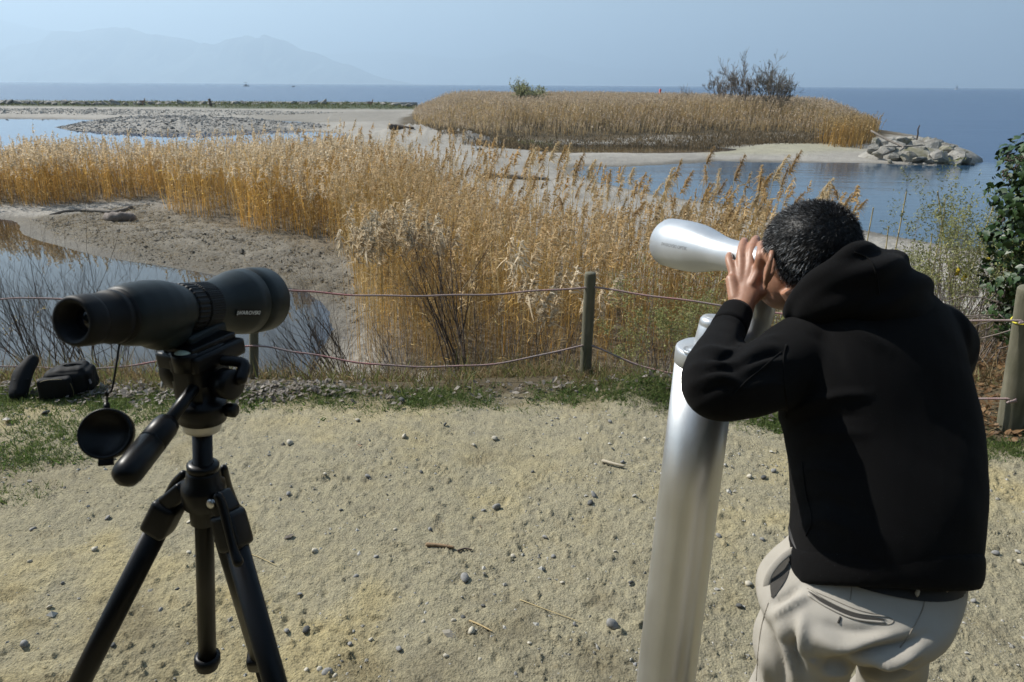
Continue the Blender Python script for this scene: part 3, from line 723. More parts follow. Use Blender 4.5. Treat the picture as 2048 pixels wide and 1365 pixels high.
# -- twiggy shrubs, bare trees
def branch_tree(rng, base, d, L, r, depth, spread, n_seg=4, kids=(2, 4), up=.15, wig=.18, out=None, ratio=.62, tips=None, sub=.35):
    P = [np.array(base, float)]; dd = nrm(d)
    for i in range(n_seg):
        dd = nrm(dd + rng.normal(size=3) * wig + np.array([0, 0, up * .3])); P.append(P[-1] + dd * L / n_seg)
    rad = np.linspace(r, r * .45, n_seg + 1); out.append((np.array(P), rad))
    if depth == 0:
        if tips is not None: tips.append((np.array(P), dd))
        return
    for k in range(rng.integers(*kids)):
        f = rng.uniform(sub, 1.0); i = min(int(f * n_seg), n_seg - 1); b = P[i] + (P[i + 1] - P[i]) * (f * n_seg - i)
        nd = nrm(dd + rng.normal(size=3) * spread + np.array([0, 0, up]))
        branch_tree(rng, b, nd, L * ratio * rng.uniform(.7, 1.25), rad[i] * .62, depth - 1, spread, n_seg, kids, up, wig, out, ratio, tips, sub)
def twig_shape(out, seg=3):
    b = MB()
    for P, r in out: b.add(tube(P, r, seg, caps=False))
    return b
def leaf_quads(tips, rng, per, size, cols, jitter=.02):
    P0, D = [], []
    for P, d in tips:
        for k in range(per):
            f = rng.random(); i = min(int(f * (len(P) - 1)), len(P) - 2); P0.append(P[i] + (P[i + 1] - P[i]) * rng.random()); D.append(nrm(d + rng.normal(size=3) * .9))
    P0 = np.array(P0) + rng.normal(size=(len(P0), 3)) * jitter; D = np.array(D); n = len(P0)
    mx = rng.random((n, 1)); c = (cols[0] * (1 - mx) + cols[1] * mx) * rng.uniform(.7, 1.3, (n, 1))
    V, Fq, C = ribbons(P0, D, np.full(n, size) * rng.uniform(.6, 1.4, n), np.full(n, size * .5), rng.uniform(0, .5, n), rng, 2, c, .2)
    # broaden the middle so each reads as a leaf
    return V, [Fq], C
twig_m = simple('dark_twig', (.075, .055, .042), .9, .4, 30, bmp=0)
twigp_m = simple('pale_twig', (.17, .14, .12), .9, .35, 30, bmp=0)
bark_m = simple('bare_bark', (.17, .148, .125), .9, .35, 6, bmp=.3, bdist=.01)
def shrub(px, py_top, y, n, hgt, sprd, label, mat, rng, dxy=(0, 0, 0), leaves=None, depth=2, r=.006, kids=(2, 4), name='shrub', foot=.12, group=None, yg=None):
    p = PY(px, py_top, y); b = np.array([p[0], y, gz(p[0], y) - .02])
    root = empty(name, b, label, 'shrub', group)
    out = []; tips = []
    for k in range(n):
        a_ = rng.uniform(0, 6.28); o = np.array([math.cos(a_), math.sin(a_), 0]) * rng.uniform(0, foot)
        d = np.array([math.cos(a_) * sprd, math.sin(a_) * sprd, 1.0]) + np.array(dxy)
        branch_tree(rng, b + o, d, hgt * rng.uniform(.45, .62), r * rng.uniform(.7, 1.2), depth, .38, 4, kids, .22, .10, out, .6, tips)
    part('stem', twig_shape(out), mat, root)
    if leaves:
        per, size, cols = leaves; V, Fq, C = leaf_quads(tips, rng, per, size, cols)
        part('foliage', (V, Fq), reed_m, root, False, C)
    return root
rb = np.random.default_rng(77)
GRN = (np.array([.18, .20, .07]), np.array([.36, .35, .14]))
shrub(60, 600, 6.2, 15, 2.15, .26, 'bare dark brown shrub fanning up in front of the pond beside the leftmost bags', twig_m, rb, (-.02, 0, 0), None, 3, .0085, (3, 5))
shrub(170, 640, 6.0, 14, 1.95, .30, 'bare thin twigged shrub rising over the pond behind the spotting scope eyepiece', twig_m, rb, (.05, 0, 0), None, 3, .0075, (3, 5))
shrub(330, 660, 6.6, 11, 1.8, .28, 'low bare shrub before the pond behind the middle of the spotting scope', twig_m, rb, (.1, 0, 0), None, 3, .0065, (3, 5))
shrub(-60, 650, 5.4, 8, 1.2, .4, 'low tangled bush with dull yellow leaves behind the two black bags', twigp_m, rb, (0, 0, 0), (8, .022, (np.array([.16, .13, .05]), np.array([.40, .30, .13]))), 2, .005)
shrub(690, 720, 5.3, 24, 1.35, .34, 'bare shrub leaning left over the pond beside the left fence post', twig_m, rb, (-.75, .1, 0), None, 3, .006)
shrub(935, 720, 5.4, 12, 1.95, .22, 'tall bare shrub with dark stems behind the middle of the rope', twig_m, rb, (-.16, 0, 0), None, 3, .009)
shrub(1010, 720, 5.5, 6, 1.25, .24, 'bare grey shrub standing next to the tall dark stemmed one', twigp_m, rb, (-.05, 0, 0), None, 2, .006)
shrub(600, 745, 4.9, 14, .7, .55, 'low bare brown scrub beside the left fence post', twig_m, rb, (.1, 0, 0), None, 3, .0045)
shrub(1100, 740, 5.2, 14, .95, .5, 'low bare brown scrub left of the centre fence post', twig_m, rb, (0, 0, 0), None, 3, .0045)
shrub(760, 720, 6.0, 14, 1.1, .5, 'grey brown brush in front of the cream plumes', twigp_m, rb, (0, 0, 0), None, 3, .005)
shrub(820, 730, 5.0, 16, .9, .6, 'low grey tangle of twigs below the sagging rope', twigp_m, rb, (0, 0, 0), None, 3, .004)
shrub(1330, 720, 5.3, 15, 1.3, .42, 'shrub with tiny green leaves right of the centre fence post', twigp_m, rb, (0, 0, 0), (16, .020, GRN), 3, .006)
shrub(1450, 720, 5.4, 15, 1.35, .40, 'green leaved shrub behind the silver telescope column', twigp_m, rb, (0, 0, 0), (16, .020, GRN), 3, .006)
shrub(1580, 720, 5.6, 14, 1.1, .40, 'bushy green leaved shrub behind the man at the telescope', twigp_m, rb, (0, 0, 0), (16, .020, GRN), 3, .006)
shrub(1900, 640, 5.6, 20, 1.45, .42, 'bushy grey green shrub with yellow flowers beside the ivy tree', twigp_m, rb, (0, 0, 0), (20, .022, (np.array([.12, .13, .05]), np.array([.30, .30, .13]))), 3, .006)
fl = bpy.data.objects[[o.name for o in bpy.data.objects if o.get('label', '').startswith('bushy grey green')][0]]
ym = simple('yellow_petal', (.75, .55, .03), .6, .2, 40, bmp=0)
for px, py in ((1916, 542), (1931, 552), (1912, 548), (1927, 558), (1975, 520)):
    c = PY(px, py, 5.15); V, fs = ellipsoid(c, (.018, .014, .016), 14, 10); V = V + (V - c) * (.5 * noise3(V, 160, 3))[:, None]; part('flower', (V, fs), ym, fl, False)
shrub(1965, 660, 5.0, 20, 1.35, .45, 'leafy olive shrub crowding against the ivy tree', twigp_m, rb, (-.05, 0, 0), (20, .020, GRN), 3, .006)
shrub(1865, 660, 6.2, 16, .95, .5, 'olive green bush growing among the bamboo canes', twigp_m, rb, (0, 0, 0), (18, .020, GRN), 3, .006)
shrub(1830, 690, 5.0, 9, .8, .6, 'low tangle of grey twigs behind the man', twigp_m, rb, (0, 0, 0), (5, .015, GRN), 3, .004)

def island_tree(px, py_base, py_top, dist, nst, sprd, label, rng, name='bare_tree', leaves=None, mat=None, lean=(0, 0, 0), depth=3, r=.07, kids=(3, 5)):
    p = PZ(px, py_base, W + 1.0); p = PY(px, py_base, dist); b = np.array([p[0], dist, gz(p[0], dist) - .05]); H = PY(px, py_top, dist)[2] - b[2]
    root = empty(name, b, label, 'tree', 'bare trees on the reed island'); out = []; tips = []
    for k in range(nst):
        a_ = rng.uniform(0, 6.28); d = np.array([math.cos(a_) * sprd, math.sin(a_) * sprd, 1.0]) + np.array(lean)
        branch_tree(rng, b + rng.normal(size=3) * np.array([.25, .25, 0]), d, H * .50 * rng.uniform(.75, 1.1), r * rng.uniform(.6, 1), depth, .42, 5, kids, .16, .10, out, .62, tips, .3)
    out = [(P_q, np.maximum(r_q, .0115)) for P_q, r_q in out]; tr = [o for o in out[:]]; big = tr[:1] + [o for o in tr[1:] if o[1][0] > r * .55 and o[1][0] > .015]; small = [o for o in tr[1:] if not (o[1][0] > r * .55 and o[1][0] > .015)]
    b1 = MB()
    for P, rr in big: b1.add(tube(P, rr, 6, caps=False))
    part('trunk', b1, mat or bark_m, root); part('crown', twig_shape(small), mat or bark_m, root)
    if leaves:
        per, size, cols = leaves; V, Fq, C = leaf_quads(tips, rng, per, size, cols, .1); part('foliage', (V, Fq), reed_m, root, False, C)
rt = np.random.default_rng(17)
island_tree(1432, 205, 118, 66, 5, .28, 'bare slender tree with upright twigs on the reed island', rt, r=.085, depth=4, kids=(3, 5))
island_tree(1490, 205, 122, 64, 7, .40, 'bare many stemmed tree between the slender one and the leafy one', rt, r=.085, depth=4, kids=(3, 5))
island_tree(1552, 208, 124, 62, 9, .55, 'dense tree with grey green buds leaning towards the open lake', rt, leaves=(1, .10, (np.array([.10, .105, .06]), np.array([.17, .17, .10]))), lean=(.16, 0, 0), r=.075, depth=4, kids=(3, 5))
island_tree(1372, 200, 150, 68, 3, .12, 'thin sapling standing between red marker and bare slender tree', rt, r=.03, depth=2)
p = PY(1060, 190, 70)
island_tree(1060, 200, 156, 70, 16, .9, 'round pale green willow bush rising above the island reeds', rt, name='willow_bush', leaves=(5, .20, (np.array([.22, .24, .12]), np.array([.32, .33, .18]))), r=.03, depth=3)
# ================================================================== SILVER PUBLIC TELESCOPE
def text_on(txt, size, place, name, mat, parent, thick=.0003):
    """lettering laid on a surface: place(x, y) -> (point, normal)"""
    cu = bpy.data.curves.new('lettering', 'FONT'); cu.body = txt; cu.size = size; cu.align_x = 'CENTER'; cu.align_y = 'CENTER'; cu.resolution_u = 3; cu.offset = size * .02
    o = bpy.data.objects.new('lettering', cu); COL.objects.link(o)
    dg = bpy.context.evaluated_depsgraph_get(); me = bpy.data.meshes.new_from_object(o.evaluated_get(dg)); bpy.data.objects.remove(o)
    bm = bmesh.new(); bm.from_mesh(me); bmesh.ops.triangulate(bm, faces=bm.faces[:]); bm.to_mesh(me); bm.free()
    V = mverts(me); Q = []
    for x, y, z in V:
        p, n_ = place(x, y); Q.append(p + n_ * thick)
    setv(me, np.array(Q)); return part(name, me, mat, parent, False)
silver, nt, bs = new_mat('satin_silver_paint')
t = tex(nt, 9, 5, .6); t2 = tex(nt, 160, 3, .5)
nt.links.new(ramp(nt, t, [(.3, (.43, .45, .47)), (.7, (.52, .535, .55))]), bs.inputs['Base Color'])
bs.inputs['Metallic'].default_value = .55; nt.links.new(ramp(nt, t, [(.3, (.30,) * 3), (.7, (.42,) * 3)]), bs.inputs['Roughness'])
bump(nt, bs, t2, .05, .0004)
alu, nt, bs = new_mat('brushed_aluminium')
t = tex(nt, 30, 5, .65, stretch=(1, 1, .05)); t2 = tex(nt, 3, 5, .6); t3 = tex(nt, 60, 3, .6, stretch=(1, 1, 14))
cc = mixc(nt, .5, ramp(nt, t, [(.3, (.50, .50, .50)), (.7, (.60, .60, .60))]), ramp(nt, t2, [(.3, (.44, .44, .43)), (.7, (.62, .62, .61))]))
nt.links.new(cc, bs.inputs['Base Color']); bs.inputs['Metallic'].default_value = .9
nt.links.new(ramp(nt, t2, [(.3, (.33,) * 3), (.7, (.46,) * 3)]), bs.inputs['Roughness']); bump(nt, bs, t3, .10, .0006)
blackrub = simple('black_rubber', (.0045, .0045, .005), .55, .3, 90, bmp=.2, bdist=.0006, spec=.2)
grey_ink = simple('grey_print', (.22, .23, .24), .6, .1, 50, bmp=0)
white_ink = simple('white_print', (.62, .64, .66), .6, .1, 50, bmp=0)

pole_t = PD(1414, 694, 1.42); pole_b = np.array([pole_t[0] - .012, pole_t[1] + .0, 0.0])
pole_b[2] = gz(pole_b[0], pole_b[1]) - .01
tel = empty('telescope', pole_b, 'silver public telescope on a round metal column', 'telescope')
zt = pole_t[2]; H = zt - pole_b[2]; axp = pole_t - pole_b
part('base_plate', lathe(pole_b, (0, 0, 1), [(0, .14), (.014, .14), (.018, .136)], 40), alu, tel)
part('column', lathe(pole_b, axp, [(.012, .074), (H * .3, .0715), (H * .7, .0665), (H - .038, .0625)], 56), alu, tel)
cap = part('column_cap', lathe(pole_b, axp, [(H - .0375, .0610), (H - .036, .0640), (H - .008, .0640), (H - .003, .0625), (H, .0585), (H + .0005, .0)], 56, caps=False), silver, tel)
coin_c = PD(1389, 680, 1.385); coin_c[2] = zt + .001
part('disc', lathe(coin_c, (0, 0, 1), [(-.001, .022), (.003, .022), (.0045, .0205), (.003, .0185), (.003, .010), (.005, .009), (.0055, 0)], 28, caps=False), silver, cap)
kb = pole_t + np.array([.014, .018, .0])
knob = part('swivel_knob', lathe(kb, (.05, .02, 1), [(-.002, .036), (.012, .0345), (.040, .0318), (.0415, .0305), (.043, .0315), (.052, .0305), (.058, .0265), (.060, .018), (.0605, 0)], 40, caps=False), silver, tel)
# scope body
E = PD(1531, 527, 1.385); O = PD(1352, 488, 1.67)
sax = nrm(O - E); SL = float(np.linalg.norm(O - E))
def at_ax(s): return E + sax * s
prof = [(-.000, .0300), (.004, .0318), (.02, .0338), (.045, .0345), (.075, .0345), (.105, .0345), (.13, .0360), (.155, .0398), (.18, .0452), (.205, .0508), (.23, .0555), (.255, .0575), (.285, .0592), (.32, .0594), (.352, .0588), (.357, .0568), (.357, .0520), (.33, .0500), (.33, 0)]
k_ = (SL + .03) / .357; prof = [(a * k_, b) for a, b in prof]
body = part('scope_body', lathe(E, sax, prof, 64, caps=False), silver, tel)
part('objective_lens', lathe(at_ax((.331) * k_), sax, [(0, .049), (.003, .045), (.006, .02), (.0065, 0)], 40, caps=False), simple('dark_glass', (.01, .012, .02), .05, .1, 5, bmp=0), body)
ey = part('eyepiece', lathe(E, sax, [(-.020, .0), (-.020, .0225), (-.019, .0262), (-.012, .0268), (-.004, .0290), (.001, .0300)], 44, caps=False), simple('chrome_ring', (.62, .63, .64), .22, .08, 20, metal=.9, bmp=0), tel)
part('rubber_ring', lathe(E, sax, [(-.0125, .0270), (-.0115, .0282), (-.004, .0300), (-.003, .0290)], 44, caps=False), blackrub, ey)
part('eyecup', lathe(E, sax, [(-.036, .015), (-.036, .0235), (-.034, .0250), (-.0195, .0245)], 40, caps=False), blackrub, ey)
# yoke from column to scope
yk = [pole_t + np.array([.005, .0, -.004]), PD(1462, 690, 1.44), PD(1500, 676, 1.46), PD(1520, 640, 1.46), PD(1524, 600, 1.445), PD(1514, 566, 1.44)]
part('yoke', tube(yk, [(.022, .022), (.024, .020), (.030, .020), (.034, .020), (.036, .022), (.034, .024)], 22, 6, up=(1, 0, 0), rnd=True), silver, tel)
# lettering along the left flank of the body
xs_, ys_, zs_ = frame(sax)
def prof_r(s): return float(np.interp(s, [a for a, b in prof[:15]], [b for a, b in prof[:15]]))
lbv = bvh_of(body.data); org_t = Vector(ORG[tel])
hp = lbv.ray_cast(Vector(CAM) - org_t, Vector(ray(1346, 493)).normalized())
lp = np.array(hp[0] + org_t); s0 = float(np.dot(lp - E, sax)); rad_v = nrm(lp - at_ax(s0)); tv = nrm(np.cross(sax, rad_v))
if tv[2] < 0: tv = -tv
def place(x, y):
    s = s0 - x; r_ = prof_r(s); an = y / r_; d = rad_v * math.cos(an) + tv * math.sin(an); return at_ax(s) + d * r_, d
text_on('SWAROVSKI OPTIK', .0105, place, 'lettering', grey_ink, body)

# ================================================================== TRIPOD AND SPOTTING SCOPE
armour, nt, bs = new_mat('green_rubber_armour')
t = tex(nt, 260, 3, .5); t2 = tex(nt, 7, 4, .6)
nt.links.new(ramp(nt, t2, [(.3, (.0045, .008, .0085)), (.7, (.007, .0115, .012))]), bs.inputs['Base Color']); bs.inputs['Roughness'].default_value = .48; bs.inputs['Specular IOR Level'].default_value = .24; bump(nt, bs, t, .12, .0004)
tri_m, nt, bs = new_mat('black_anodised')
t = tex(nt, 14, 6, .7, stretch=(1, 1, .6)); t2 = tex(nt, 45, 4, .7)
sc_ = ramp(nt, t2, [(.0, (.003, .003, .0034)), (.70, (.0036, .0036, .004)), (.735, (.30, .29, .28))])
nt.links.new(mixc(nt, ramp(nt, t, [(.52, (0, 0, 0)), (.62, (1, 1, 1))]), (.003, .003, .0034), sc_), bs.inputs['Base Color']); bs.inputs['Roughness'].default_value = .36; bs.inputs['Specular IOR Level'].default_value = .22
blk = simple('black_plastic', (.0036, .0036, .004), .38, .2, 60, bmp=.1, bdist=.0005, spec=.2)
steel = simple('bright_steel', (.5, .5, .5), .3, .1, 30, metal=1, bmp=0)

ct = PD(404, 842, .955); cb = PD(415, 1322, 1.10); cax = nrm(ct - cb)
ap = ct + (cb - ct) * .245                     # the spider's centre on the column
def gfoot(p, d):                               # follow a leg down to the ground
    t = (p[2] + .005) / -d[2]; q = p + d * t; t = (p[2] - gz(q[0], q[1]) + .004) / -d[2]; return p + d * t
tri = empty('tripod', [ap[0], ap[1], gz(ap[0], ap[1])], 'black camera tripod with fluid head carrying the dark spotting scope', 'tripod')
part('centre_column', tube([ct + cax * .01, cb], .0134, 24), tri_m, tri)
part('column_end', lathe(cb, -cax, [(-.012, .0142), (-.011, .0195), (.002, .0198), (.004, .017), (.012, .0165), (.014, .013), (.0142, 0)], 28, caps=False), blk, tri)
spi = part('spider', lathe(ap, cax, [(-.062, .0165), (-.060, .0190), (-.036, .020), (-.030, .028), (-.004, .031), (.004, .030), (.010, .024), (.024, .0225), (.028, .0200), (.030, .0145)], 36, caps=False), tri_m, tri)
part('collar', lathe(ap, cax, [(.027, .0150), (.028, .0215), (.036, .0220), (.039, .019), (.040, .0145)], 32, caps=False), tri_m, spi)
legs = [(PD(352, 985, 1.0), PD(160, 1365, 1.07)), (PD(447, 1000, .985), PD(550, 1365, .99)), (PD(424, 985, 1.05), PD(502, 1262, 1.40))]
for i, (p0, p1) in enumerate(legs):
    d = nrm(p1 - p0); ft = gfoot(p0, d); L = float(np.linalg.norm(ft - p0))
    out_ = nrm(p0 - ap - cax * np.dot(p0 - ap, cax)); sdv = nrm(np.cross(d, out_)); fr = np.array([sdv, nrm(np.cross(d, sdv)), d])
    hinge = ap + out_ * .030 + cax * -.012
    br = MB(); br.add(rbox((hinge + p0 + d * .012) / 2, np.array([sdv, nrm(np.cross(nrm(p0 + d * .012 - hinge), sdv)), nrm(p0 + d * .012 - hinge)]), (.0168, .0125, np.linalg.norm(p0 + d * .012 - hinge) / 2 + .010), .5, 3))
    bo = part('leg_bracket', br, tri_m, tri)
    part('leg_clamp', rbox(p0 + d * .045, fr, (.0205, .0195, .028), .5, 3), tri_m, bo)
    part('angle_lever', tube([hinge + out_ * .012 + sdv * .019 + cax * .016, p0 + out_ * .016 + sdv * .020, p0 + d * .055 + sdv * .024 + out_ * .018, p0 + d * .075 + sdv * .026 + out_ * .022], [.006, .0065, .006, .0075], 10, 4, rnd=True), tri_m, bo)
    part('bolt', lathe(hinge + sdv * .0185, sdv, [(0, .007), (.003, .007), (.004, .005), (.004, 0)], 12, caps=False), steel, bo)
    lg = part('leg', tube([p0 + d * .02, p0 + d * L * .52], [.0166, .0164], 22), tri_m, tri)
    part('lower_leg', tube([p0 + d * L * .515, ft - d * .03], [.0145, .0143], 18), tri_m, lg)
    part('leg_lock', rbox(p0 + d * L * .515, fr, (.0235, .021, .026), .5, 3), blk, lg)
    part('foot', lathe(ft - d * .045, d, [(0, .0150), (.004, .0175), (.030, .0185), (.046, .012), (.050, 0)], 18, caps=False), blackrub, lg)
# head
b0 = ct
part('head_ring', lathe(b0, cax, [(-.014, .0150), (-.012, .0245), (-.004, .0265), (.003, .0265)], 32, caps=False), simple('grey_metal', (.42, .41, .39), .4, .15, 40, metal=.6, bmp=0), tri)
part('pan_base', lathe(b0, cax, [(.002, .024), (.004, .0325), (.026, .0335), (.034, .0315), (.036, .022), (.060, .021)], 36, caps=False), blk, tri)
part('pan_lock', lathe(b0 + cax * .018 + np.array([.03, 0, 0]), (1, -.2, 0), [(0, .006), (.006, .006), (.007, .010), (.018, .010), (.02, .008), (.02, 0)], 16, caps=False), blk, tri)
hc = PD(402, 745, .945)
fwd = nrm(np.array([.36, .93, 0])); rgt = np.array([fwd[1], -fwd[0], 0]); HF = np.array([rgt, fwd, [0, 0, 1]])
hd = part('head_body', rbox(hc + np.array([0, 0, .0]), HF, (.025, .034, .040), .55, 3), blk, tri)
part('tilt_drum', lathe(hc - rgt * .045 + np.array([0, 0, .004]), rgt, [(0, .0), (0, .028), (.006, .034), (.030, .034), (.033, .030)], 36, caps=False), blk, hd)
part('tilt_lock', tube([hc - rgt * .048 + np.array([0, 0, -.004]), hc - rgt * .060 + np.array([0, 0, -.008]), hc - rgt * .064 + fwd * -.01 + np.array([0, 0, -.03])], [.006, .006, .005], 10, 3, rnd=True), steel, hd)
part('drag_knob', lathe(hc + rgt * .024 + np.array([0, 0, -.010]), rgt, [(0, .016), (.010, .016), (.012, .021), (.032, .021), (.034, .018), (.034, 0)], 24, caps=False), blk, hd)
pc = PD(404, 706, .95)
pl = part('plate_clamp', rbox(pc, HF, (.036, .046, .012), .4, 2), blk, tri)
part('quick_plate', rbox(pc + np.array([0, 0, .016]), HF, (.026, .040, .0055), .4, 2), tri_m, pl)
lvc = PD(368, 706, .905); part('level_housing', lathe(lvc, (0, 0, 1), [(-.024, .0), (-.024, .016), (-.002, .0165), (0, .0150), (.0005, .0)], 28, caps=False), blk, pl)
part('bubble_level', lathe(lvc + np.array([0, 0, .0006]), (0, 0, 1), [(0, .0115), (.001, .0110), (.0022, .006), (.0025, 0)], 24, caps=False), simple('level_glass', (.46, .52, .40), .08, .1, 30, bmp=0), pl)
part('plate_lever', tube([pc + rgt * .034 + np.array([0, 0, -.006]), pc + rgt * .060 + fwd * .012 + np.array([0, 0, -.012]), pc + rgt * .066 - fwd * .004 + np.array([0, 0, -.026])], [.007, .008, .010], 12, 4, rnd=True), blk, pl)
h0 = PD(415, 742, .945); h1 = PD(328, 856, .86); h2 = PD(248, 948, .775); hx = nrm(h2 - h0)
hn = part('pan_handle', tube([h0, h1 + (h1 - h0) * .05], .0082, 16), tri_m, tri)
gl_ = float(np.linalg.norm(h2 - h1))
part('handle_grip', lathe(h1 - hx * .010, hx, [(0, .0085), (.001, .0150), (.010, .0165), (gl_ * .42, .0170), (gl_ * .425, .0162), (gl_ * .43, .0170), (gl_ - .006, .0172), (gl_ + .004, .0150), (gl_ + .010, .008), (gl_ + .011, 0)], 28, caps=False), blk, hn)

SE = PD(158, 642, .775); SO = PD(506, 601, 1.09); ax = nrm(SO - SE); SLn = float(np.linalg.norm(SO - SE))
sc_root = empty('spotting_scope', pc + np.array([0, 0, .022]), 'dark green spotting scope mounted on the black tripod', 'spotting scope')
k = SLn / .34
def P_(l): return [(a * k, b) for a, b in l]
bodyprof = P_([(.060, .0), (.060, .0345), (.063, .0365), (.075, .0372), (.10, .0378), (.130, .0385), (.150, .0370), (.164, .0335)])
sb = remesh('prism_housing', [lathe(SE, ax, bodyprof, 40, caps=False) if 0 else lathe(SE, ax, [(.056 * k, .0335), (.064 * k, .0375), (.085 * k, .0405), (.110 * k, .0420), (.132 * k, .0410), (.150 * k, .0375), (.168 * k, .0325)], 40),
                                ellipsoid(SE + ax * .125 * k + np.array([0, 0, -.020]), np.array([ax * .046, nrm(np.cross(ax, [0, 0, 1])) * .0345, np.array([0, 0, 1]) * .0340]), 28, 18)], .0028, 6)
pb = part('prism_housing', sb, armour, sc_root)
obj_b = part('objective_tube', lathe(SE, ax, P_([(.222, .0345), (.236, .0355), (.252, .0385), (.270, .0440), (.290, .0488), (.312, .0512), (.3125, .0500), (.314, .0500), (.3145, .0514), (.335, .0522), (.365, .0518), (.369, .0495), (.369, .044), (.35, .043), (.35, 0)]), 64, caps=False), armour, sc_root)
# ribbed focus ring
seg = 72; rr_ = .0338
x_, y_, _ = frame(ax); th = np.arange(seg * 2) / (seg * 2) * 2 * np.pi
def ribbed(s0, s1, r, name, parent, nr=48, depth=.0016):
    n = nr * 4; th = np.arange(n) / n * 2 * np.pi; rad = r + depth * np.sign(np.sin(th * nr)) * .5
    S = [(s0, -.002), (s0 + .002, 0), (s1 - .002, 0), (s1, -.002)]
    V = np.concatenate([SE + ax * (s * k) + (np.cos(th)[:, None] * x_ + np.sin(th)[:, None] * y_) * (rad + dr)[:, None] for s, dr in S])
    part(name, (V, [grid_faces(4, n)]), blackrub, parent, False)
ribbed(.166, .190, .0345, 'focus_ring', sc_root, 30, .0012); ribbed(.191, .224, .0348, 'fine_focus_ring', sc_root, 64, .0007)
ep = part('eyepiece_tube', lathe(SE, ax, P_([(.012, .0285), (.018, .0298), (.040, .0300), (.042, .0325), (.050, .0330), (.0505, .0318), (.053, .0318), (.0535, .0335), (.060, .0340), (.062, .030)]), 48, caps=False), blackrub, sc_root)
part('eyecup', lathe(SE, ax, P_([(.012, .012), (.004, .0165), (-.006, .0205), (-.010, .0235), (-.010, .0270), (-.006, .0292), (.010, .0302), (.014, .0302), (.015, .029)]), 48, caps=False), blackrub, ep)
part('ocular_lens', lathe(SE + ax * .010 * k, -ax, [(0, .0145), (.002, .012), (.003, 0)], 28, caps=False), simple('ocular_glass', (.006, .007, .012), .04, .1, 5, bmp=0), ep)
ftc = SE + ax * .20 * k + np.array([0, 0, -.042])
part('mount_foot', rbox((ftc + pc + np.array([0, 0, .02])) / 2, np.array([nrm(np.cross(ax, [0, 0, 1])), nrm(np.array([ax[0], ax[1], 0])), [0, 0, 1]]), (.017, .040, abs(ftc[2] - pc[2]) / 2 + .008), .4, 2), armour, sc_root)
bv = bvh_of(obj_b.data); orgs = Vector(ORG[sc_root]); hp = bv.ray_cast(Vector(CAM) - orgs, Vector(ray(496, 626)).normalized())
if hp[0] is not None:
    lp = np.array(hp[0] + orgs); s0b = float(np.dot(lp - SE, ax)); rv = nrm(lp - SE - ax * s0b); tv2 = nrm(np.cross(ax, rv)); tv2 = tv2 if tv2[2] > 0 else -tv2
    pr2 = P_([(.252, .0385), (.270, .0440), (.290, .0488), (.312, .0512)])
    def place2(x, y, up_=.0):
        s = s0b + x; r_ = float(np.interp(s, [q[0] for q in pr2], [q[1] for q in pr2])) + up_; an = y / r_; d = rv * math.cos(an) + tv2 * math.sin(an); return SE + ax * s + d * r_, d
    gx, gy = np.meshgrid(np.linspace(-.021, .021, 13), np.linspace(-.0055, .0055, 5)); PV = np.array([sum(place2(x, y)) * 0 + place2(x, y)[0] + place2(x, y)[1] * .0004 for x, y in zip(gx.ravel(), gy.ravel())])
    nb = part('name_badge', (PV, [grid_faces(5, 13, closed=False)]), blk, obj_b)
    text_on('SWAROVSKI', .0078, place2, 'lettering', white_ink, nb, .0008)
# lens cap on its cord
cc_ = PD(213, 868, .83); cord_top = SE + ax * .052 * k + np.array([0, 0, -.034])
cp = empty('lens_cap', cc_ + np.array([0, 0, -.03]), 'round black lens cap hanging on a cord below the eyepiece', 'lens cap')
cn = nrm(CAM - cc_ + np.array([-.35, 0, .05]))
cu_ = nrm(np.array([0, 0, 1]) - cn * cn[2])
part('cap_disc', lathe(cc_, cn, [(-.008, 0), (-.008, .0285), (-.006, .0308), (.005, .0310), (.0062, .0300), (.0055, .0270), (-.003, .0262), (-.0035, 0)], 44, caps=False), blk, cp)
part('tab', rbox(cc_ - cu_ * .0335, np.array([nrm(np.cross(cu_, cn)), cu_, cn]), (.0085, .0050, .0028), .5, 2), blk, cp)
part('loop', tube([cc_ + cu_ * .029, cc_ + cu_ * .038], [.0045, .003], 10), blk, cp)
part('cord', tube([cc_ + cu_ * .036, cc_ + cu_ * .050 + np.array([.001, 0, 0]), (cc_ + cord_top) / 2 + np.array([-.001, 0, 0]), cord_top], .0013, 8, 5), blackrub, cp)
part('knot', ellipsoid(cc_ + cu_ * .049, (.003, .003, .004), 8, 6), blackrub, cp)
# ================================================================== THE MAN AT THE TELESCOPE
skin, nt, bs = new_mat('skin')
t = tex(nt, 120, 4, .6); t2 = tex(nt, 12, 3, .6)
nt.links.new(mixc(nt, .4, ramp(nt, t2, [(.3, (.27, .125, .075)), (.7, (.36, .19, .12))]), ramp(nt, t, [(.3, (.26, .13, .077)), (.7, (.355, .187, .12))])), bs.inputs['Base Color'])
bs.inputs['Roughness'].default_value = .5; bs.inputs['Subsurface Weight'].default_value = .12; bs.inputs['Subsurface Radius'].default_value = (.012, .004, .002); bs.inputs['Subsurface Scale'].default_value = .5
bump(nt, bs, t, .15, .0008)
fleece, nt, bs = new_mat('black_fleece')
t = tex(nt, 900, 2, .5); t2 = tex(nt, 5, 4, .6)
nt.links.new(ramp(nt, t2, [(.3, (.0036, .0035, .0037)), (.7, (.0060, .0058, .0060))]), bs.inputs['Base Color']); bs.inputs['Roughness'].default_value = .95; bs.inputs['Specular IOR Level'].default_value = .08
lint = tex(nt, 420, 2, .5); cb_ = bs.inputs['Base Color'].links[0].from_socket; nt.links.new(mixc(nt, ramp(nt, lint, [(.70, (0, 0, 0)), (.76, (1, 1, 1))]), cb_, (.022, .022, .023)), bs.inputs['Base Color'])
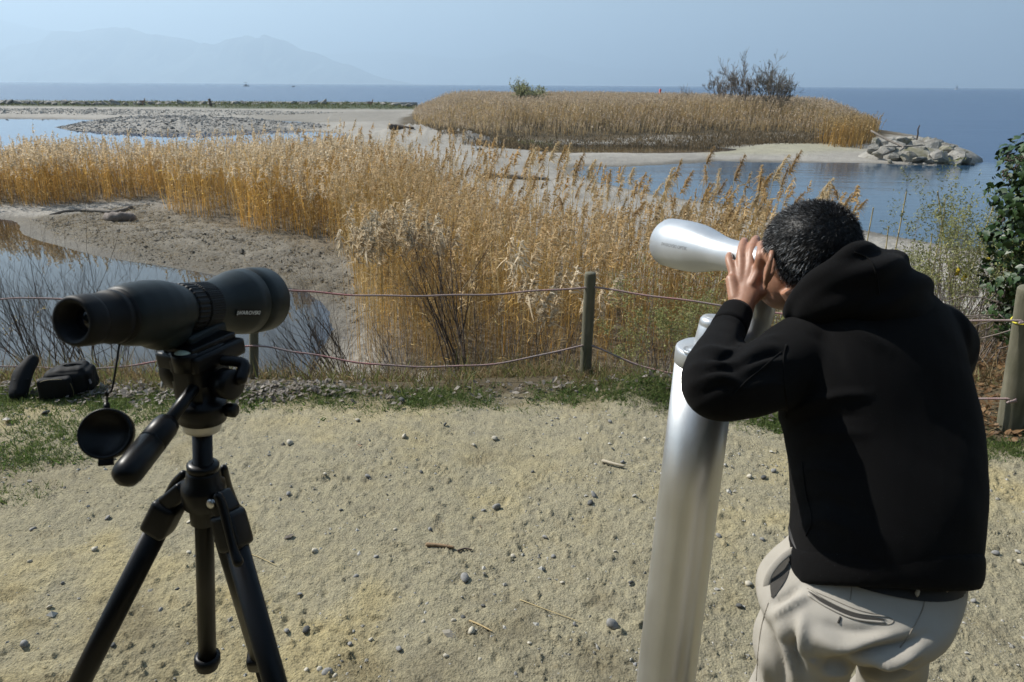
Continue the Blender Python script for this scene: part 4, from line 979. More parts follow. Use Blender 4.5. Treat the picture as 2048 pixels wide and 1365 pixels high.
bs.inputs['Sheen Weight'].default_value = .02; bs.inputs['Sheen Roughness'].default_value = .5; bump(nt, bs, t, .5, .0012)
chino, nt, bs = new_mat('beige_cotton')
t = tex(nt, 700, 2, .5); t2 = tex(nt, 6, 4, .6)
nt.links.new(ramp(nt, t2, [(.3, (.29, .268, .23)), (.7, (.355, .33, .288))]), bs.inputs['Base Color']); bs.inputs['Roughness'].default_value = .9; bs.inputs['Specular IOR Level'].default_value = .15; bump(nt, bs, t, .35, .0008)
stitch = simple('seam_thread', (.20, .175, .14), .9, .2, 200, bmp=0)
darkin = simple('pocket_lining', (.035, .032, .028), .95, .2, 80, bmp=0)
beltm = simple('dark_belt', (.007, .006, .005), .6, .3, 60, bmp=.2)

gx_, gy_ = .60, .95
man = empty('person', (gx_, gy_, gz(gx_, gy_)), 'person in black hoodie and beige trousers bending to look through the silver telescope', 'person')
yaw = R(20)
Rv = np.array([math.cos(yaw), math.sin(yaw), 0])          # his right
Fv = np.array([-math.sin(yaw), math.cos(yaw), 0])         # where he faces
def px_r(n, d): return n * d / F
# ---- skeleton points
hip = PD(1762, 1160, 1.17); chest = PD(1748, 760, 1.265); neckb = PD(1690, 600, 1.30)
spine = nrm(neckb - hip); bk = nrm(np.cross(spine, Rv)); 
headc = PD(1621, 495, 1.302)
hf = nrm(np.array([-.12, .95, -.24])); hu0 = np.array([.16, .24, .95]); hu = nrm(hu0 - hf * np.dot(hu0, hf)); hl = np.cross(hu, hf)
sh_l = PD(1625, 700, 1.27); el_l = PD(1437, 782, 1.147); wr_l = PD(1480, 622, 1.355)
sh_r = PD(1862, 690, 1.34); el_r = PD(1800, 860, 1.62); wr_r = PD(1600, 640, 1.60)
def foldset(px, py, folds):
    """raised or sunk creases: (points in the picture, width, height)"""
    out = np.zeros(len(px))
    for pts, w, hgt in folds:
        q = catmull(np.array(pts, float), 8); d2 = np.full(len(px), 1e9); tt = np.zeros(len(px))
        for i in range(len(q) - 1):
            e = q[i + 1] - q[i]; wx = px - q[i, 0]; wy = py - q[i, 1]; t = np.clip((wx * e[0] + wy * e[1]) / (e @ e + 1e-9), 0, 1)
            dd_ = (wx - e[0] * t) ** 2 + (wy - e[1] * t) ** 2; k = dd_ < d2; d2 = np.where(k, dd_, d2); tt = np.where(k, (i + t) / (len(q) - 1), tt)
        out += hgt * np.exp(-d2 / w ** 2) * np.sin(np.clip(tt, .03, .97) * np.pi) ** .6
    return out
# ---- hoodie
def yv(deg): return np.array([math.cos(R(deg)), math.sin(R(deg)), 0])
def sec(px, py, d, hw, th, yw=20):
    r_ = yv(yw); return (PD(px, py, d), r_ * hw, nrm(np.cross(spine, r_)) * th)
torso = loft([sec(1764, 1150, 1.165, .147, .109, -3), sec(1768, 1080, 1.175, .151, .117, -3), sec(1770, 1000, 1.195, .155, .120, -2), sec(1764, 880, 1.235, .169, .122, 8), sec(1745, 770, 1.262, .179, .120, 16), sec(1738, 690, 1.285, .175, .112, 20), sec(1730, 625, 1.31, .140, .095, 20), sec(1715, 575, 1.325, .085, .075, 20)], 40, 5, power=2.3)
armL = tube([PD(1660, 690, 1.30), PD(1610, 712, 1.265), PD(1540, 748, 1.215), PD(1480, 774, 1.165), PD(1437, 782, 1.145), PD(1420, 765, 1.155), PD(1426, 731, 1.200), PD(1442, 692, 1.262), PD(1458, 655, 1.315)], [.080, .079, .067, .0562, .0495, .0465, .0440, .0395, .0335], 28, 5, rnd=True)
cuff = tube([PD(1456, 660, 1.31), PD(1466, 640, 1.335), PD(1473, 625, 1.352)], [.0350, .0335, .0315], 28, 3)
armR = tube([PD(1800, 690, 1.34), sh_r, PD(1850, 770, 1.50), el_r, PD(1730, 780, 1.63), PD(1640, 680, 1.60)], [.08, .082, .066, .054, .047, .038], 24, 5, rnd=True)
hood = [tube([PD(1578, 628, 1.275), PD(1592, 602, 1.245), PD(1626, 568, 1.212), PD(1676, 530, 1.195), PD(1730, 508, 1.212), PD(1778, 518, 1.262)], [.0125, .0180, .0215, .0220, .0210, .0190], 20, 5, rnd=True),
        tube([PD(1600, 624, 1.270), PD(1640, 602, 1.225), PD(1700, 570, 1.214), PD(1770, 566, 1.235), PD(1830, 590, 1.29)], [.026, .046, .052, .050, .036], 24, 5, rnd=True),
        tube([PD(1640, 612, 1.27), PD(1720, 610, 1.222), PD(1800, 615, 1.245), PD(1848, 612, 1.30)], [.030, .050, .048, .030], 22, 5, rnd=True),
        ellipsoid(PD(1770, 542, 1.255), np.array([Rv * .050, bk * .040, spine * .035]))]
hood_me = remesh('hood', hood, .0055, 6)
hemb = loft([sec(1760, 1168, 1.163, .1475, .1120, -3), sec(1762, 1146, 1.167, .1525, .1185, -3), sec(1764, 1112, 1.172, .1525, .1200, -3), sec(1766, 1098, 1.173, .148, .117, -3)], 40, 3, power=2.3)
ho = remesh('hoodie', [torso, armL, armR], .006, 4)
V = mverts(ho); Nn = mnorms(ho)
# folds: around the elbow, across the upper arm, and down the flank
def proj_px(P):
    q = P - CAM; d = q @ FW; return 1024 + F * (q @ RTc) / d, 682.5 + F * (q @ DNc) / d, d
px, py, dd = proj_px(V)
facing = (np.einsum('ij,ij->i', Nn, CAM - V) > 0)
disp = facing * foldset(px, py, [([(1386, 716), (1420, 702), (1462, 708), (1486, 690)], 9, .007), ([(1378, 745), (1412, 728), (1452, 734), (1480, 722)], 9, .007), ([(1374, 778), (1410, 756), (1450, 758), (1490, 775)], 9, .007),
    ([(1398, 730), (1440, 720), (1478, 706)], 6, -.006), ([(1390, 762), (1430, 744), (1476, 742)], 6, -.007), ([(1395, 796), (1432, 776), (1462, 768)], 7, -.005),
    ([(1474, 726), (1510, 706), (1560, 690)], 10, .007), ([(1478, 748), (1520, 730), (1575, 722)], 9, .006), ([(1480, 738), (1520, 718), (1566, 706)], 6, -.006), ([(1490, 700), (1530, 682), (1560, 672)], 9, .006),
    ([(1470, 790), (1520, 770), (1580, 770)], 10, .004), ([(1560, 836), (1610, 810), (1680, 792), (1740, 790)], 10, .008), ([(1570, 860), (1630, 836), (1720, 832)], 8, -.006), ([(1588, 890), (1650, 868), (1740, 868)], 12, .006),
    ([(1592, 960), (1640, 940), (1700, 950)], 12, .006), ([(1596, 1010), (1650, 1000), (1720, 1030)], 13, -.006), ([(1592, 1060), (1650, 1040), (1720, 1070)], 12, .006), ([(1640, 640), (1700, 655), (1780, 700)], 14, .006), ([(1610, 660), (1660, 690), (1690, 740)], 12, -.004)])
disp += .0040 * noise3(V, 7, 11) + .0022 * noise3(V, 17, 13)
low = sstep(.10, .0, (V - PD(1780, 1125, 1.17)) @ spine) ; disp += low * .005 * noise3(V * np.array([1, 1, .4]), 11, 17)
setv(ho, V + Nn * disp[:, None])
hoodie = part('hoodie', ho, fleece, man)
V = mverts(hood_me); Nn = mnorms(hood_me)
px, py, dd = proj_px(V)
fold = .0045 * np.sin((py + .35 * (px - 1700)) * .085 + 3.0 * noise3(V, 6, 19)) * sstep(1600, 1680, px) + .003 * noise3(V, 12, 23)
setv(hood_me, V + Nn * fold[:, None]); part('hood', hood_me, fleece, hoodie)
hem_me = remesh('hem', [hemb], .006, 3); V = mverts(hem_me); setv(hem_me, V + mnorms(hem_me) * (.0035 * noise3(V, 9, 29))[:, None]); part('hem', hem_me, fleece, hoodie)
part('cuff', cuff, fleece, hoodie)
bvh_h = BVHTree.FromPolygons([Vector(v) + Vector(ORG[man]) for v in mverts(ho)], [list(p.vertices) for p in ho.polygons])
def seam(pts, bvh, r, name, mat, parent, off=.0006, n=6, flat=1.0):
    q = catmull(np.array(pts, float), n); P = []
    for a_, b_ in q:
        h_, nn = hit(bvh, a_, b_)
        if h_ is not None: P.append(h_ + nn * (off if np.dot(nn, CAM - h_) > 0 else -off))
    if len(P) > 2: return part(name, tube(P, r, 6, flat=flat), mat, parent)
seam([(1572, 690), (1566, 720), (1568, 770), (1574, 810), (1572, 838)], bvh_h, .0016, 'sleeve_seam', fleece, hoodie)
seam([(1562, 705), (1520, 740), (1490, 765), (1462, 795)], bvh_h, .0014, 'sleeve_seam', fleece, hoodie)
seam([(1605, 925), (1612, 985), (1624, 1040), (1612, 1072)], bvh_h, .0015, 'side_seam', fleece, hoodie)
bvh_hood = BVHTree.FromPolygons([Vector(v) + Vector(ORG[man]) for v in mverts(hood_me)], [list(p.vertices) for p in hood_me.polygons])
seam([(1708, 505), (1738, 520), (1752, 550), (1757, 590)], bvh_hood, .0016, 'hood_seam', fleece, hoodie)

# ---- trousers
Rh = yv(-10); Fh = np.array([-Rh[1], Rh[0], 0])
def tsec(px, py, d, hw, th, tl=0): return (PD(px, py, d), (Rh - np.array([0, 0, tl])) * hw, Fh * th)
pel = loft([tsec(1757, 1090, 1.180, .132, .102), tsec(1740, 1135, 1.172, .145, .110), tsec(1712, 1180, 1.162, .157, .121), tsec(1698, 1214, 1.165, .152, .122), tsec(1692, 1238, 1.175, .130, .104), tsec(1692, 1254, 1.185, .085, .065)], 36, 5, power=2.3)
thL = PD(1606, 1290, 1.18); thR = PD(1776, 1285, 1.205)
ftL = np.array([.47, .93, 0.0]); ftR = np.array([.735, 1.05, 0.0]); ftL[2] = gz(*ftL[:2]); ftR[2] = gz(*ftR[:2])
knL = np.array([.488, .985, .46]); knR = np.array([.735, 1.06, .46])
anL = ftL + np.array([0, 0, .09]); anR = ftR + np.array([0, 0, .09])
mL = PD(1594, 1365, 1.215); mR = PD(1776, 1362, 1.275)
legL = tube([thL + np.array([.02, 0, .06]), thL, mL, knL, (knL + anL) / 2, anL + np.array([0, -.01, .0])], [.082, .082, .072, .066, .064, .060], 26, 6)
legR = tube([thR + np.array([-.02, 0, .06]), thR, mR, knR, (knR + anR) / 2, anR + np.array([0, -.01, .0])], [.076, .066, .052, .060, .062, .058], 26, 6)
tr = remesh('trousers', [pel, legL, legR], .006, 4)
V = mverts(tr); Nn = mnorms(tr); px, py, dd = proj_px(V)
disp = .0035 * noise3(V, 8, 33) + .002 * noise3(V, 20, 35)
def bell(cx, cy, sx, sy): return np.exp(-(((px - cx) / sx) ** 2 + ((py - cy) / sy) ** 2))
facing = (np.einsum('ij,ij->i', Nn, CAM - V) > 0)
disp += 1.3 * facing * foldset(px, py, [([(1545, 1232), (1580, 1212), (1618, 1190)], 10, .009), ([(1540, 1210), (1570, 1196), (1600, 1172)], 7, -.007), ([(1556, 1236), (1572, 1290), (1588, 1330), (1594, 1380)], 11, .011), ([(1545, 1270), (1560, 1320), (1570, 1380)], 9, -.009),
    ([(1606, 1232), (1600, 1276), (1622, 1316), (1650, 1345)], 12, .010), ([(1590, 1250), (1590, 1300), (1606, 1350)], 8, -.010), ([(1640, 1330), (1690, 1322), (1740, 1302), (1800, 1290), (1850, 1272)], 11, -.013), ([(1650, 1348), (1680, 1344), (1700, 1334)], 8, .008),
    ([(1620, 1268), (1680, 1296), (1740, 1288), (1800, 1266)], 14, .008), ([(1740, 1322), (1780, 1326), (1838, 1304)], 9, .010), ([(1730, 1344), (1780, 1352), (1834, 1338)], 9, .010), ([(1736, 1334), (1785, 1338), (1838, 1320)], 6, -.009),
    ([(1640, 1244), (1700, 1262), (1760, 1262)], 10, -.005), ([(1520, 1290), (1532, 1330), (1536, 1380)], 9, .007)])
disp += sstep(.75, .6, V[:, 2]) * .006 * noise3(V * np.array([1, 1, 2.2]), 9, 43)
setv(tr, V + Nn * disp[:, None]); trs = part('trousers', tr, chino, man)
bvh_t = BVHTree.FromPolygons([Vector(v) + Vector(ORG[man]) for v in mverts(tr)], [list(p.vertices) for p in tr.polygons])
# waistband belt and loops
def ring_band(off, lo, hi, name, mat, parent):
    secs = [tsec(1754 - 16 * f, 1095 + 40 * f, 1.180 - .008 * f, .134 + .009 * f + off, .103 + .007 * f + off, .10) for f in np.linspace(lo, hi, 4)]
    return part(name, loft(secs, 60, 2, caps=False, power=2.3), mat, parent)
ring_band(.0055, -.45, .28, 'belt', beltm, trs)
bvh_b = None
for lx, ly in ((1827, 1172), (1888, 1164)):
    pts = [hit(bvh_t, lx + s * 1.5, ly + s * 11) for s in (-2, -1, 0, 1, 1.6)]
    P = np.array([p + n_ * (.012 if i < 4 else .004) for i, (p, n_) in enumerate(pts) if p is not None])
    if len(P) > 2: part('belt_loop', tube(P, [(.0045, .0014)] * len(P), 8, 3, up=(0, 1, 0)), chino, trs)
def strip(pts, w, bvh, off, name, mat, parent):
    q = catmull(np.array(pts, float), 6); P = []; Nm = []
    for a_, b_ in q:
        h_, nn = hit(bvh, a_, b_)
        if h_ is None: continue
        if np.dot(nn, CAM - h_) < 0: nn = -nn
        P.append(h_ + nn * off); Nm.append(nn)
    P = np.array(P); Nm = np.array(Nm); T = np.gradient(P, axis=0); S = np.cross(T, Nm); S /= np.linalg.norm(S, axis=1)[:, None]
    ww = w * np.sin(np.linspace(.12, np.pi - .12, len(P)))[:, None]
    V = np.stack([P - S * ww, P + S * ww], 1).reshape(-1, 3); n = len(P); i = np.arange(n - 1) * 2
    return part(name, (V, [np.stack([i, i + 1, i + 3, i + 2], -1)]), mat, parent)
pk = [(1617, 1184), (1655, 1208), (1710, 1232), (1772, 1240)]
po = strip(pk, .0042, bvh_t, .0012, 'back_pocket', darkin, trs)
seam([(a_ - 2, b_ + 6) for a_, b_ in pk], bvh_t, .0019, 'pocket_welt', chino, trs, .001)
seam([(a_ + 1, b_ - 6) for a_, b_ in pk], bvh_t, .0011, 'pocket_welt', chino, trs, .001)
seam([(1614, 1177), (1655, 1195), (1715, 1220), (1782, 1237), (1774, 1250), (1716, 1243)], bvh_t, .0005, 'stitching', stitch, trs)
seam([(1681, 1234), (1676, 1246)], bvh_t, .0016, 'buttonhole', darkin, trs)
seam([(1850, 1196), (1842, 1225), (1822, 1262), (1800, 1296)], bvh_t, .0008, 'centre_seam', stitch, trs)
seam([(1537, 1206), (1524, 1250), (1517, 1300), (1513, 1362)], bvh_t, .0007, 'side_seam', stitch, trs)
seam([(1704, 1166), (1700, 1200)], bvh_t, .0006, 'dart', stitch, trs)
# gaping side pocket
pin = strip([(1583, 1108), (1566, 1130), (1556, 1160), (1545, 1196)], .015, bvh_t, .0015, 'side_pocket', darkin, trs)
d0 = [q for q in (hit(bvh_t, x_, 1175)[0] for x_ in range(1540, 1640, 6)) if q is not None][0]; dref = float((d0 - CAM) @ FW) + .012
fl_ = [PD(1586, 1100, dref + .012), PD(1562, 1118, dref), PD(1542, 1142, dref - .004), PD(1533, 1168, dref - .004), PD(1534, 1188, dref), PD(1541, 1205, dref + .004)]
part('pocket_edge', tube(fl_, [(.0017, .0060)] * len(fl_), 10, 5, up=(1, 0, 0), rnd=True), chino, trs)
# shoes
shoe_m = simple('dark_shoe', (.03, .025, .022), .6, .3, 40, bmp=.2)
for f0, s in ((ftL, 1), (ftR, -1)):
    fd = nrm(Fv + Rv * -.1 * s)
    sh = remesh('shoe', [tube([f0 - fd * .07 + np.array([0, 0, .048]), f0 + np.array([0, 0, .052]), f0 + fd * .09 + np.array([0, 0, .040]), f0 + fd * .17 + np.array([0, 0, .030])], [(.038, .048), (.042, .052), (.046, .038), (.038, .028)], 18, 4, rnd=True), tube([f0 + np.array([0, 0, .05]), f0 + np.array([0, 0, .13])], [.044, .046], 16)], .006, 3)
    V = mverts(sh); V[:, 2] = np.maximum(V[:, 2], f0[2] + .002); setv(sh, V)
    part('shoe', sh, shoe_m, man)

# ---- body: head, neck, arms, hands, trunk and legs in one surface
cran = ellipsoid(headc, np.array([hf * .0945, hl * .0810, hu * .0835]), 36, 24)
occ = ellipsoid(headc - hf * .010 - hu * .010, np.array([hf * .078, hl * .076, hu * .074]), 30, 20)
face = ellipsoid(headc + hf * .046 - hu * .052, np.array([hf * .052, hl * .058, hu * .066]), 28, 18)
jaw = ellipsoid(headc + hf * .062 - hu * .096, np.array([hf * .045, hl * .046, hu * .030]), 20, 14)
nose = tube([headc + hf * .096 - hu * .030, headc + hf * .112 - hu * .060, headc + hf * .104 - hu * .070], [.008, .013, .010], 12, 3, rnd=True)
brow = tube([headc + hf * .078 + hl * .045 - hu * .022, headc + hf * .092 - hu * .018, headc + hf * .078 - hl * .045 - hu * .022], [.010, .011, .010], 10, 3, rnd=True)
lips = [tube([headc + hf * .082 + hl * .022 - hu * .095, headc + hf * .094 - hu * .094, headc + hf * .082 - hl * .022 - hu * .095], [.004, .007, .004], 10, 3, rnd=True),
        tube([headc + hf * .080 + hl * .020 - hu * .104, headc + hf * .091 - hu * .105, headc + hf * .080 - hl * .020 - hu * .104], [.004, .007, .004], 10, 3, rnd=True)]
neck = tube([headc - hf * .012 - hu * .055, (headc - hf * .02 - hu * .10) * .5 + neckb * .5, neckb + np.array([.01, 0, -.03])], [.060, .058, .066], 24, 4)
def ear_(s):
    c = headc + hl * s * .0735 - hf * .010 - hu * .058
    o = nrm(hl * s * 1.0 - hf * .45); t_ = nrm(hu - hf * .15)
    rim = [c - t_ * .030 + hf * .008, c - t_ * .018 + o * .012 - hf * .006, c + o * .019 - hf * .014, c + t_ * .020 + o * .021 - hf * .014, c + t_ * .033 + o * .016 - hf * .004, c + t_ * .030 + o * .008 + hf * .010]
    return [tube(rim, [.0050, .0052, .0050, .0050, .0048, .0045], 10, 4, rnd=True), ellipsoid(c + o * .008 - hf * .003, np.array([nrm(np.cross(o, t_)) * .013, o * .0048, t_ * .027]), 14, 10), ellipsoid(c - t_ * .030 + o * .004, np.array([hf * .007, o * .004, t_ * .008]), 10, 8)]
trunk = tube([neckb + np.array([.01, 0, -.03]), chest, PD(1775, 960, 1.22), hip + np.array([-.02, .0, 0])], [.07, .085, .082, .082], 22, 4)
shl = tube([PD(1640, 690, 1.30), PD(1748, 690, 1.30), PD(1830, 690, 1.335)], [.05, .06, .05], 16, 3)
al = tube([sh_l, PD(1510, 762, 1.19), el_l, PD(1436, 708, 1.236), PD(1460, 654, 1.317), wr_l], [.050, .044, .034, .031, .0265, .0255], 18, 4)
ar = tube([sh_r, PD(1850, 770, 1.50), el_r, PD(1730, 780, 1.63), PD(1610, 640, 1.58)], [.050, .044, .036, .033, .026], 18, 4)
ll = tube([hip - Rv * .05 - np.array([.03, 0, .0]), thL, mL, knL, anL], [.05, .050, .045, .042, .034], 16, 4); lr = tube([hip + Rv * .03 - np.array([.03, 0, .0]), thR, mR, knR, anR], [.05, .042, .034, .040, .034], 16, 4)
def hand_shapes(W_, palm, fingers, thumb):
    out = []
    out.append(tube([W_, palm[0]], [(.0262, .021), (.0300, .0170)], 18, 3, up=tuple(palm[3]), rnd=True))
    out.append(tube([palm[0], palm[1]], [(.0310, .0165), (.0345, .0140)], 18, 3, up=tuple(palm[3]), rnd=True))
    for f, r in fingers: out.append(tube(f, r, 12, 5, rnd=True))
    out.append(tube(thumb[0], thumb[1], 12, 5, rnd=True))
    return out
kn = [PD(1466, 545, 1.392), PD(1483, 536, 1.386), PD(1501, 533, 1.379), PD(1517, 541, 1.361)]        # little .. index knuckles
mid = [PD(1459, 524, 1.405), PD(1482, 508, 1.402), PD(1503, 503, 1.395), PD(1521, 512, 1.350)]
dis = [PD(1458, 514, 1.418), PD(1486, 489, 1.425), PD(1509, 484, 1.418), PD(1524, 495, 1.374)]
tip = [PD(1459, 510, 1.432), PD(1489, 482, 1.444), PD(1513, 478, 1.438), PD(1525, 488, 1.402)]
fr_ = [(.0098, .0086, .0078, .0068), (.0108, .0098, .0090, .0080), (.0112, .0102, .0092, .0082), (.0110, .0100, .0090, .0080)]
inn = [k_ + (wr_l - k_) * .35 for k_ in kn]
fing = [([inn[i], kn[i], mid[i], dis[i], tip[i]], [fr_[i][0] * .9, fr_[i][0], fr_[i][1], fr_[i][2], fr_[i][3]]) for i in range(4)]
thb = ([PD(1506, 596, 1.368), PD(1528, 580, 1.358), PD(1541, 567, 1.356), PD(1536, 556, 1.362), PD(1528, 551, 1.372)], [.0140, .0120, .0104, .0096, .0080])
p0h = PD(1489, 582, 1.372); p1h = PD(1491, 548, 1.384)
sideL = nrm(kn[3] - kn[0])
handL = hand_shapes(wr_l, (p0h, p1h, 0, np.cross(nrm(p1h - p0h), sideL)), fing, thb)
# palm edge shaping
handL.append(tube([PD(1463, 560, 1.385), PD(1470, 598, 1.365)], [.0125, .0135], 12, 3, rnd=True))
handL.append(tube([PD(1513, 560, 1.368), PD(1505, 598, 1.358)], [.0125, .0140], 12, 3, rnd=True))
# right hand closes on the far side of the eyepiece
wr2 = PD(1610, 640, 1.58); pr = PD(1590, 590, 1.52)
kR = [PD(1580 - 9 * i, 560 + 4 * i, 1.49 + .008 * i) for i in range(4)]
handR = [tube([wr2, pr], [(.026, .02), (.032, .016)], 16, 3, rnd=True), tube([pr, (kR[1] + kR[2]) / 2], [(.034, .015), (.032, .013)], 16, 3, rnd=True)]
for i in range(4):
    handR.append(tube([pr, kR[i], PD(1560 - 8 * i, 525 + 6 * i, 1.46), PD(1540 - 6 * i, 508 + 8 * i, 1.445)], [.009, .0095, .0085, .007], 10, 4, rnd=True))
handR.append(tube([pr + np.array([.01, 0, 0]), PD(1575, 560, 1.47), PD(1560, 545, 1.445)], [.013, .011, .009], 10, 4, rnd=True))
shapes = [cran, occ, face, jaw, nose, brow, neck, trunk, shl, al, ar, ll, lr] + lips + ear_(1) + ear_(-1) + handL + handR
bd = remesh('body', shapes, .0029, 2, .45)
part('body', bd, skin, man)
eye_m = simple('eye', (.6, .58, .55), .1, .05, 10, bmp=0)
for s in (1, -1): part('eye', ellipsoid(headc + hf * .079 + hl * s * .032 - hu * .034, .012, 14, 10), eye_m, man)
nail_m = simple('fingernail', (.60, .36, .28), .25, .05, 50, bmp=0)
for i in range(4):
    dv = nrm(tip[i] - dis[i]); nn = nrm(CAM - tip[i] + np.array([0, 0, 1.2])); nn = nrm(nn - dv * np.dot(nn, dv)); sdd = np.cross(dv, nn)
    part('fingernail', ellipsoid((tip[i] * .6 + dis[i] * .4) + nn * (fr_[i][3] * .80), np.array([sdd * .0046, dv * .0062, nn * .0020]), 12, 8), nail_m, man)
nn = nrm(CAM - thb[0][4]); dv = nrm(thb[0][4] - thb[0][3]); nn = nrm(nn - dv * np.dot(nn, dv))
part('fingernail', ellipsoid(thb[0][4] + nn * .0068, np.array([np.cross(dv, nn) * .0055, dv * .0068, nn * .002]), 12, 8), nail_m, man)
# ---- hair: a close cap with thousands of short strands, greying at the temples
hr = np.random.default_rng(90)
hair_m, nt, bs = new_mat('short_hair')
at = N(nt, 'ShaderNodeAttribute', attribute_name='Col'); nt.links.new(at.outputs[0], bs.inputs['Base Color']); bs.inputs['Roughness'].default_value = .5; bs.inputs['Specular IOR Level'].default_value = .35
u = unit(hr.normal(size=(42000, 3)))
P = headc + (u[:, :1] * hf * .0992 + u[:, 1:2] * hl * .0855 + u[:, 2:] * hu * .0888)
Nh = unit(u[:, :1] * hf / .0992 + u[:, 1:2] * hl / .0855 + u[:, 2:] * hu / .0888)
hgt_ = u[:, 2]; fr2 = u[:, 0]; sd_ = np.abs(u[:, 1])
line = np.where(fr2 > .55, .25 + (fr2 - .55) * 1.1, np.where(fr2 > .12, -.35 + (fr2 - .12) * 1.4, np.where(fr2 > -.12, -.60, -1.1)))
line = np.where((fr2 > -.12) & (fr2 <= .20) & (sd_ > .5), -.22, line)
keep = hgt_ > line + hr.normal(size=len(u)) * .03
P, Nh, uu = P[keep] - Nh[keep] * .0045, Nh[keep], u[keep]
flow = unit(-hu * .75 + np.zeros((len(P), 1)) + hf * (uu[:, 2:] * .9) * .9 + unit(np.cross(Nh, hu)) * .25)
wh = -hf * .45 + hu * .9; sw = np.cross(Nh, nrm(wh)); flow = unit(flow + .5 * sw)
D = unit(flow - Nh * np.sum(flow * Nh, 1)[:, None] + Nh * .55 + hr.normal(size=(len(P), 3)) * .28)
grey = hr.random(len(P)) < (.022 + .27 * sstep(.10, -.5, uu[:, 2]) * sstep(.1, .7, uu[:, 1]) + .06 * sstep(.2, .8, uu[:, 1]))
col = np.where(grey[:, None], np.array([.40, .41, .42]) * hr.uniform(.5, 1.2, (len(P), 1)), np.array([.0075, .0065, .0065]) * hr.uniform(.7, 1.6, (len(P), 1)))
Vv, Fq, C = ribbons(P, D, hr.uniform(.007, .013, len(P)), np.full(len(P), .00085), hr.uniform(0, .25, len(P)), hr, 2, col, .3)
hair = part('hair', (Vv, [Fq]), hair_m, man, False, C)
ph = np.linspace(0, np.pi, 60); th = np.linspace(0, 2 * np.pi, 96, endpoint=False)
uu = np.stack([np.outer(np.sin(ph), np.cos(th)), np.outer(np.sin(ph), np.sin(th)), np.outer(np.cos(ph), np.ones(96))], -1)
cv = headc + uu[..., :1] * hf * .0962 + uu[..., 1:2] * hl * .0828 + uu[..., 2:] * hu * .0858
line = np.where(uu[..., 0] > .55, .25 + (uu[..., 0] - .55) * 1.1, np.where(uu[..., 0] > .12, -.35 + (uu[..., 0] - .12) * 1.4, np.where(uu[..., 0] > -.12, -.60, -1.1))); line = np.where((uu[..., 0] > -.12) & (uu[..., 0] <= .2) & (np.abs(uu[..., 1]) > .5), -.22, line)
gf = grid_faces(60, 96); kp = (uu[..., 2] > line).ravel()[gf].all(1)
cc4 = np.full((60 * 96, 3), .008)
part('scalp', (cv.reshape(-1, 3), [gf[kp]]), hair_m, hair, True, cc4)
# ================================================================== FENCE
wood, nt, bs = new_mat('weathered_post')
t = tex(nt, 26, 6, .65, stretch=(1, 1, .07)); t2 = tex(nt, 6, 4, .6)
nt.links.new(mixc(nt, .5, ramp(nt, t, [(.3, (.055, .05, .032)), (.55, (.13, .12, .08)), (.75, (.22, .20, .145))]), ramp(nt, t2, [(.3, (.055, .06, .032)), (.7, (.17, .155, .11))])), bs.inputs['Base Color']); bs.inputs['Roughness'].default_value = .9; bump(nt, bs, t, .6, .006)
def fence_post(px, py_b, px_t, py_t, r, label, yb=None):
    b = PZ(px, py_b, 0.0); b = PZ(px, py_b - 8, -.30 * .62) if px < 1900 else b; b = np.array([b[0], b[1], gz(b[0], b[1]) - .04])
    t_ = PY(px_t, py_t, b[1]); top = t_; L = float(np.linalg.norm(top - b)); d = nrm(top - b)
    V, fs = lathe(b, d, [(0, r * 1.03), (L * .3, r), (L * .6, r * .985), (L * .97, r * .97), (L - .006, r * .95), (L, r * .88), (L + .002, 0)], 26, caps=False)
    V += nrm_noise(V, r)
    single('fence_post', (V, fs), wood, b, label, 'post', 'posts of the rope fence'); return b, top, r
def nrm_noise(V, r): return np.stack([noise3(V * np.array([1, 1, .25]), 14, 3), noise3(V * np.array([1, 1, .25]), 14, 5), 0 * V[:, 0]], -1) * r * .07
FP = [fence_post(-330, 772, -338, 590, .045, 'wooden fence post beyond the two black bags'),
      fence_post(507, 772, 508, 560, .030, 'wooden fence post standing behind the dark spotting scope'),
      fence_post(1169, 784, 1181, 546, .038, 'dark wooden fence post standing between scope and telescope'),
      fence_post(2024, 852, 2062, 575, .062, 'thick grey wooden fence post beside the ivy tree')]
xb = np.array([4.6, 3.9, gz(4.6, 3.9) - .03]); single('fence_post', lathe(xb, (.02, 0, 1), [(0, .06), (.80, .056), (.82, .04), (.82, 0)], 24, caps=False), wood, xb, 'wooden fence post standing past the ivy tree', 'post', 'posts of the rope fence')
rope_m, nt, bs = new_mat('faded_red_rope')
t = tex(nt, 1.6, 4, .7); t2 = tex(nt, 160, 3, .6, stretch=(1, 1, 1))
nt.links.new(mixc(nt, ramp(nt, t2, [(.35, (0, 0, 0)), (.65, (.5, .5, .5))]), ramp(nt, t, [(.35, (.20, .17, .165)), (.52, (.27, .18, .17)), (.68, (.38, .10, .10))]), (.34, .30, .28)), bs.inputs['Base Color']); bs.inputs['Roughness'].default_value = .9; bump(nt, bs, t2, .6, .003)
def on_post(i, frac, side=0):
    b, t_, r = FP[i]; p = b + (t_ - b) * frac; return p + np.array([side * r * .9, -r * .45, 0])
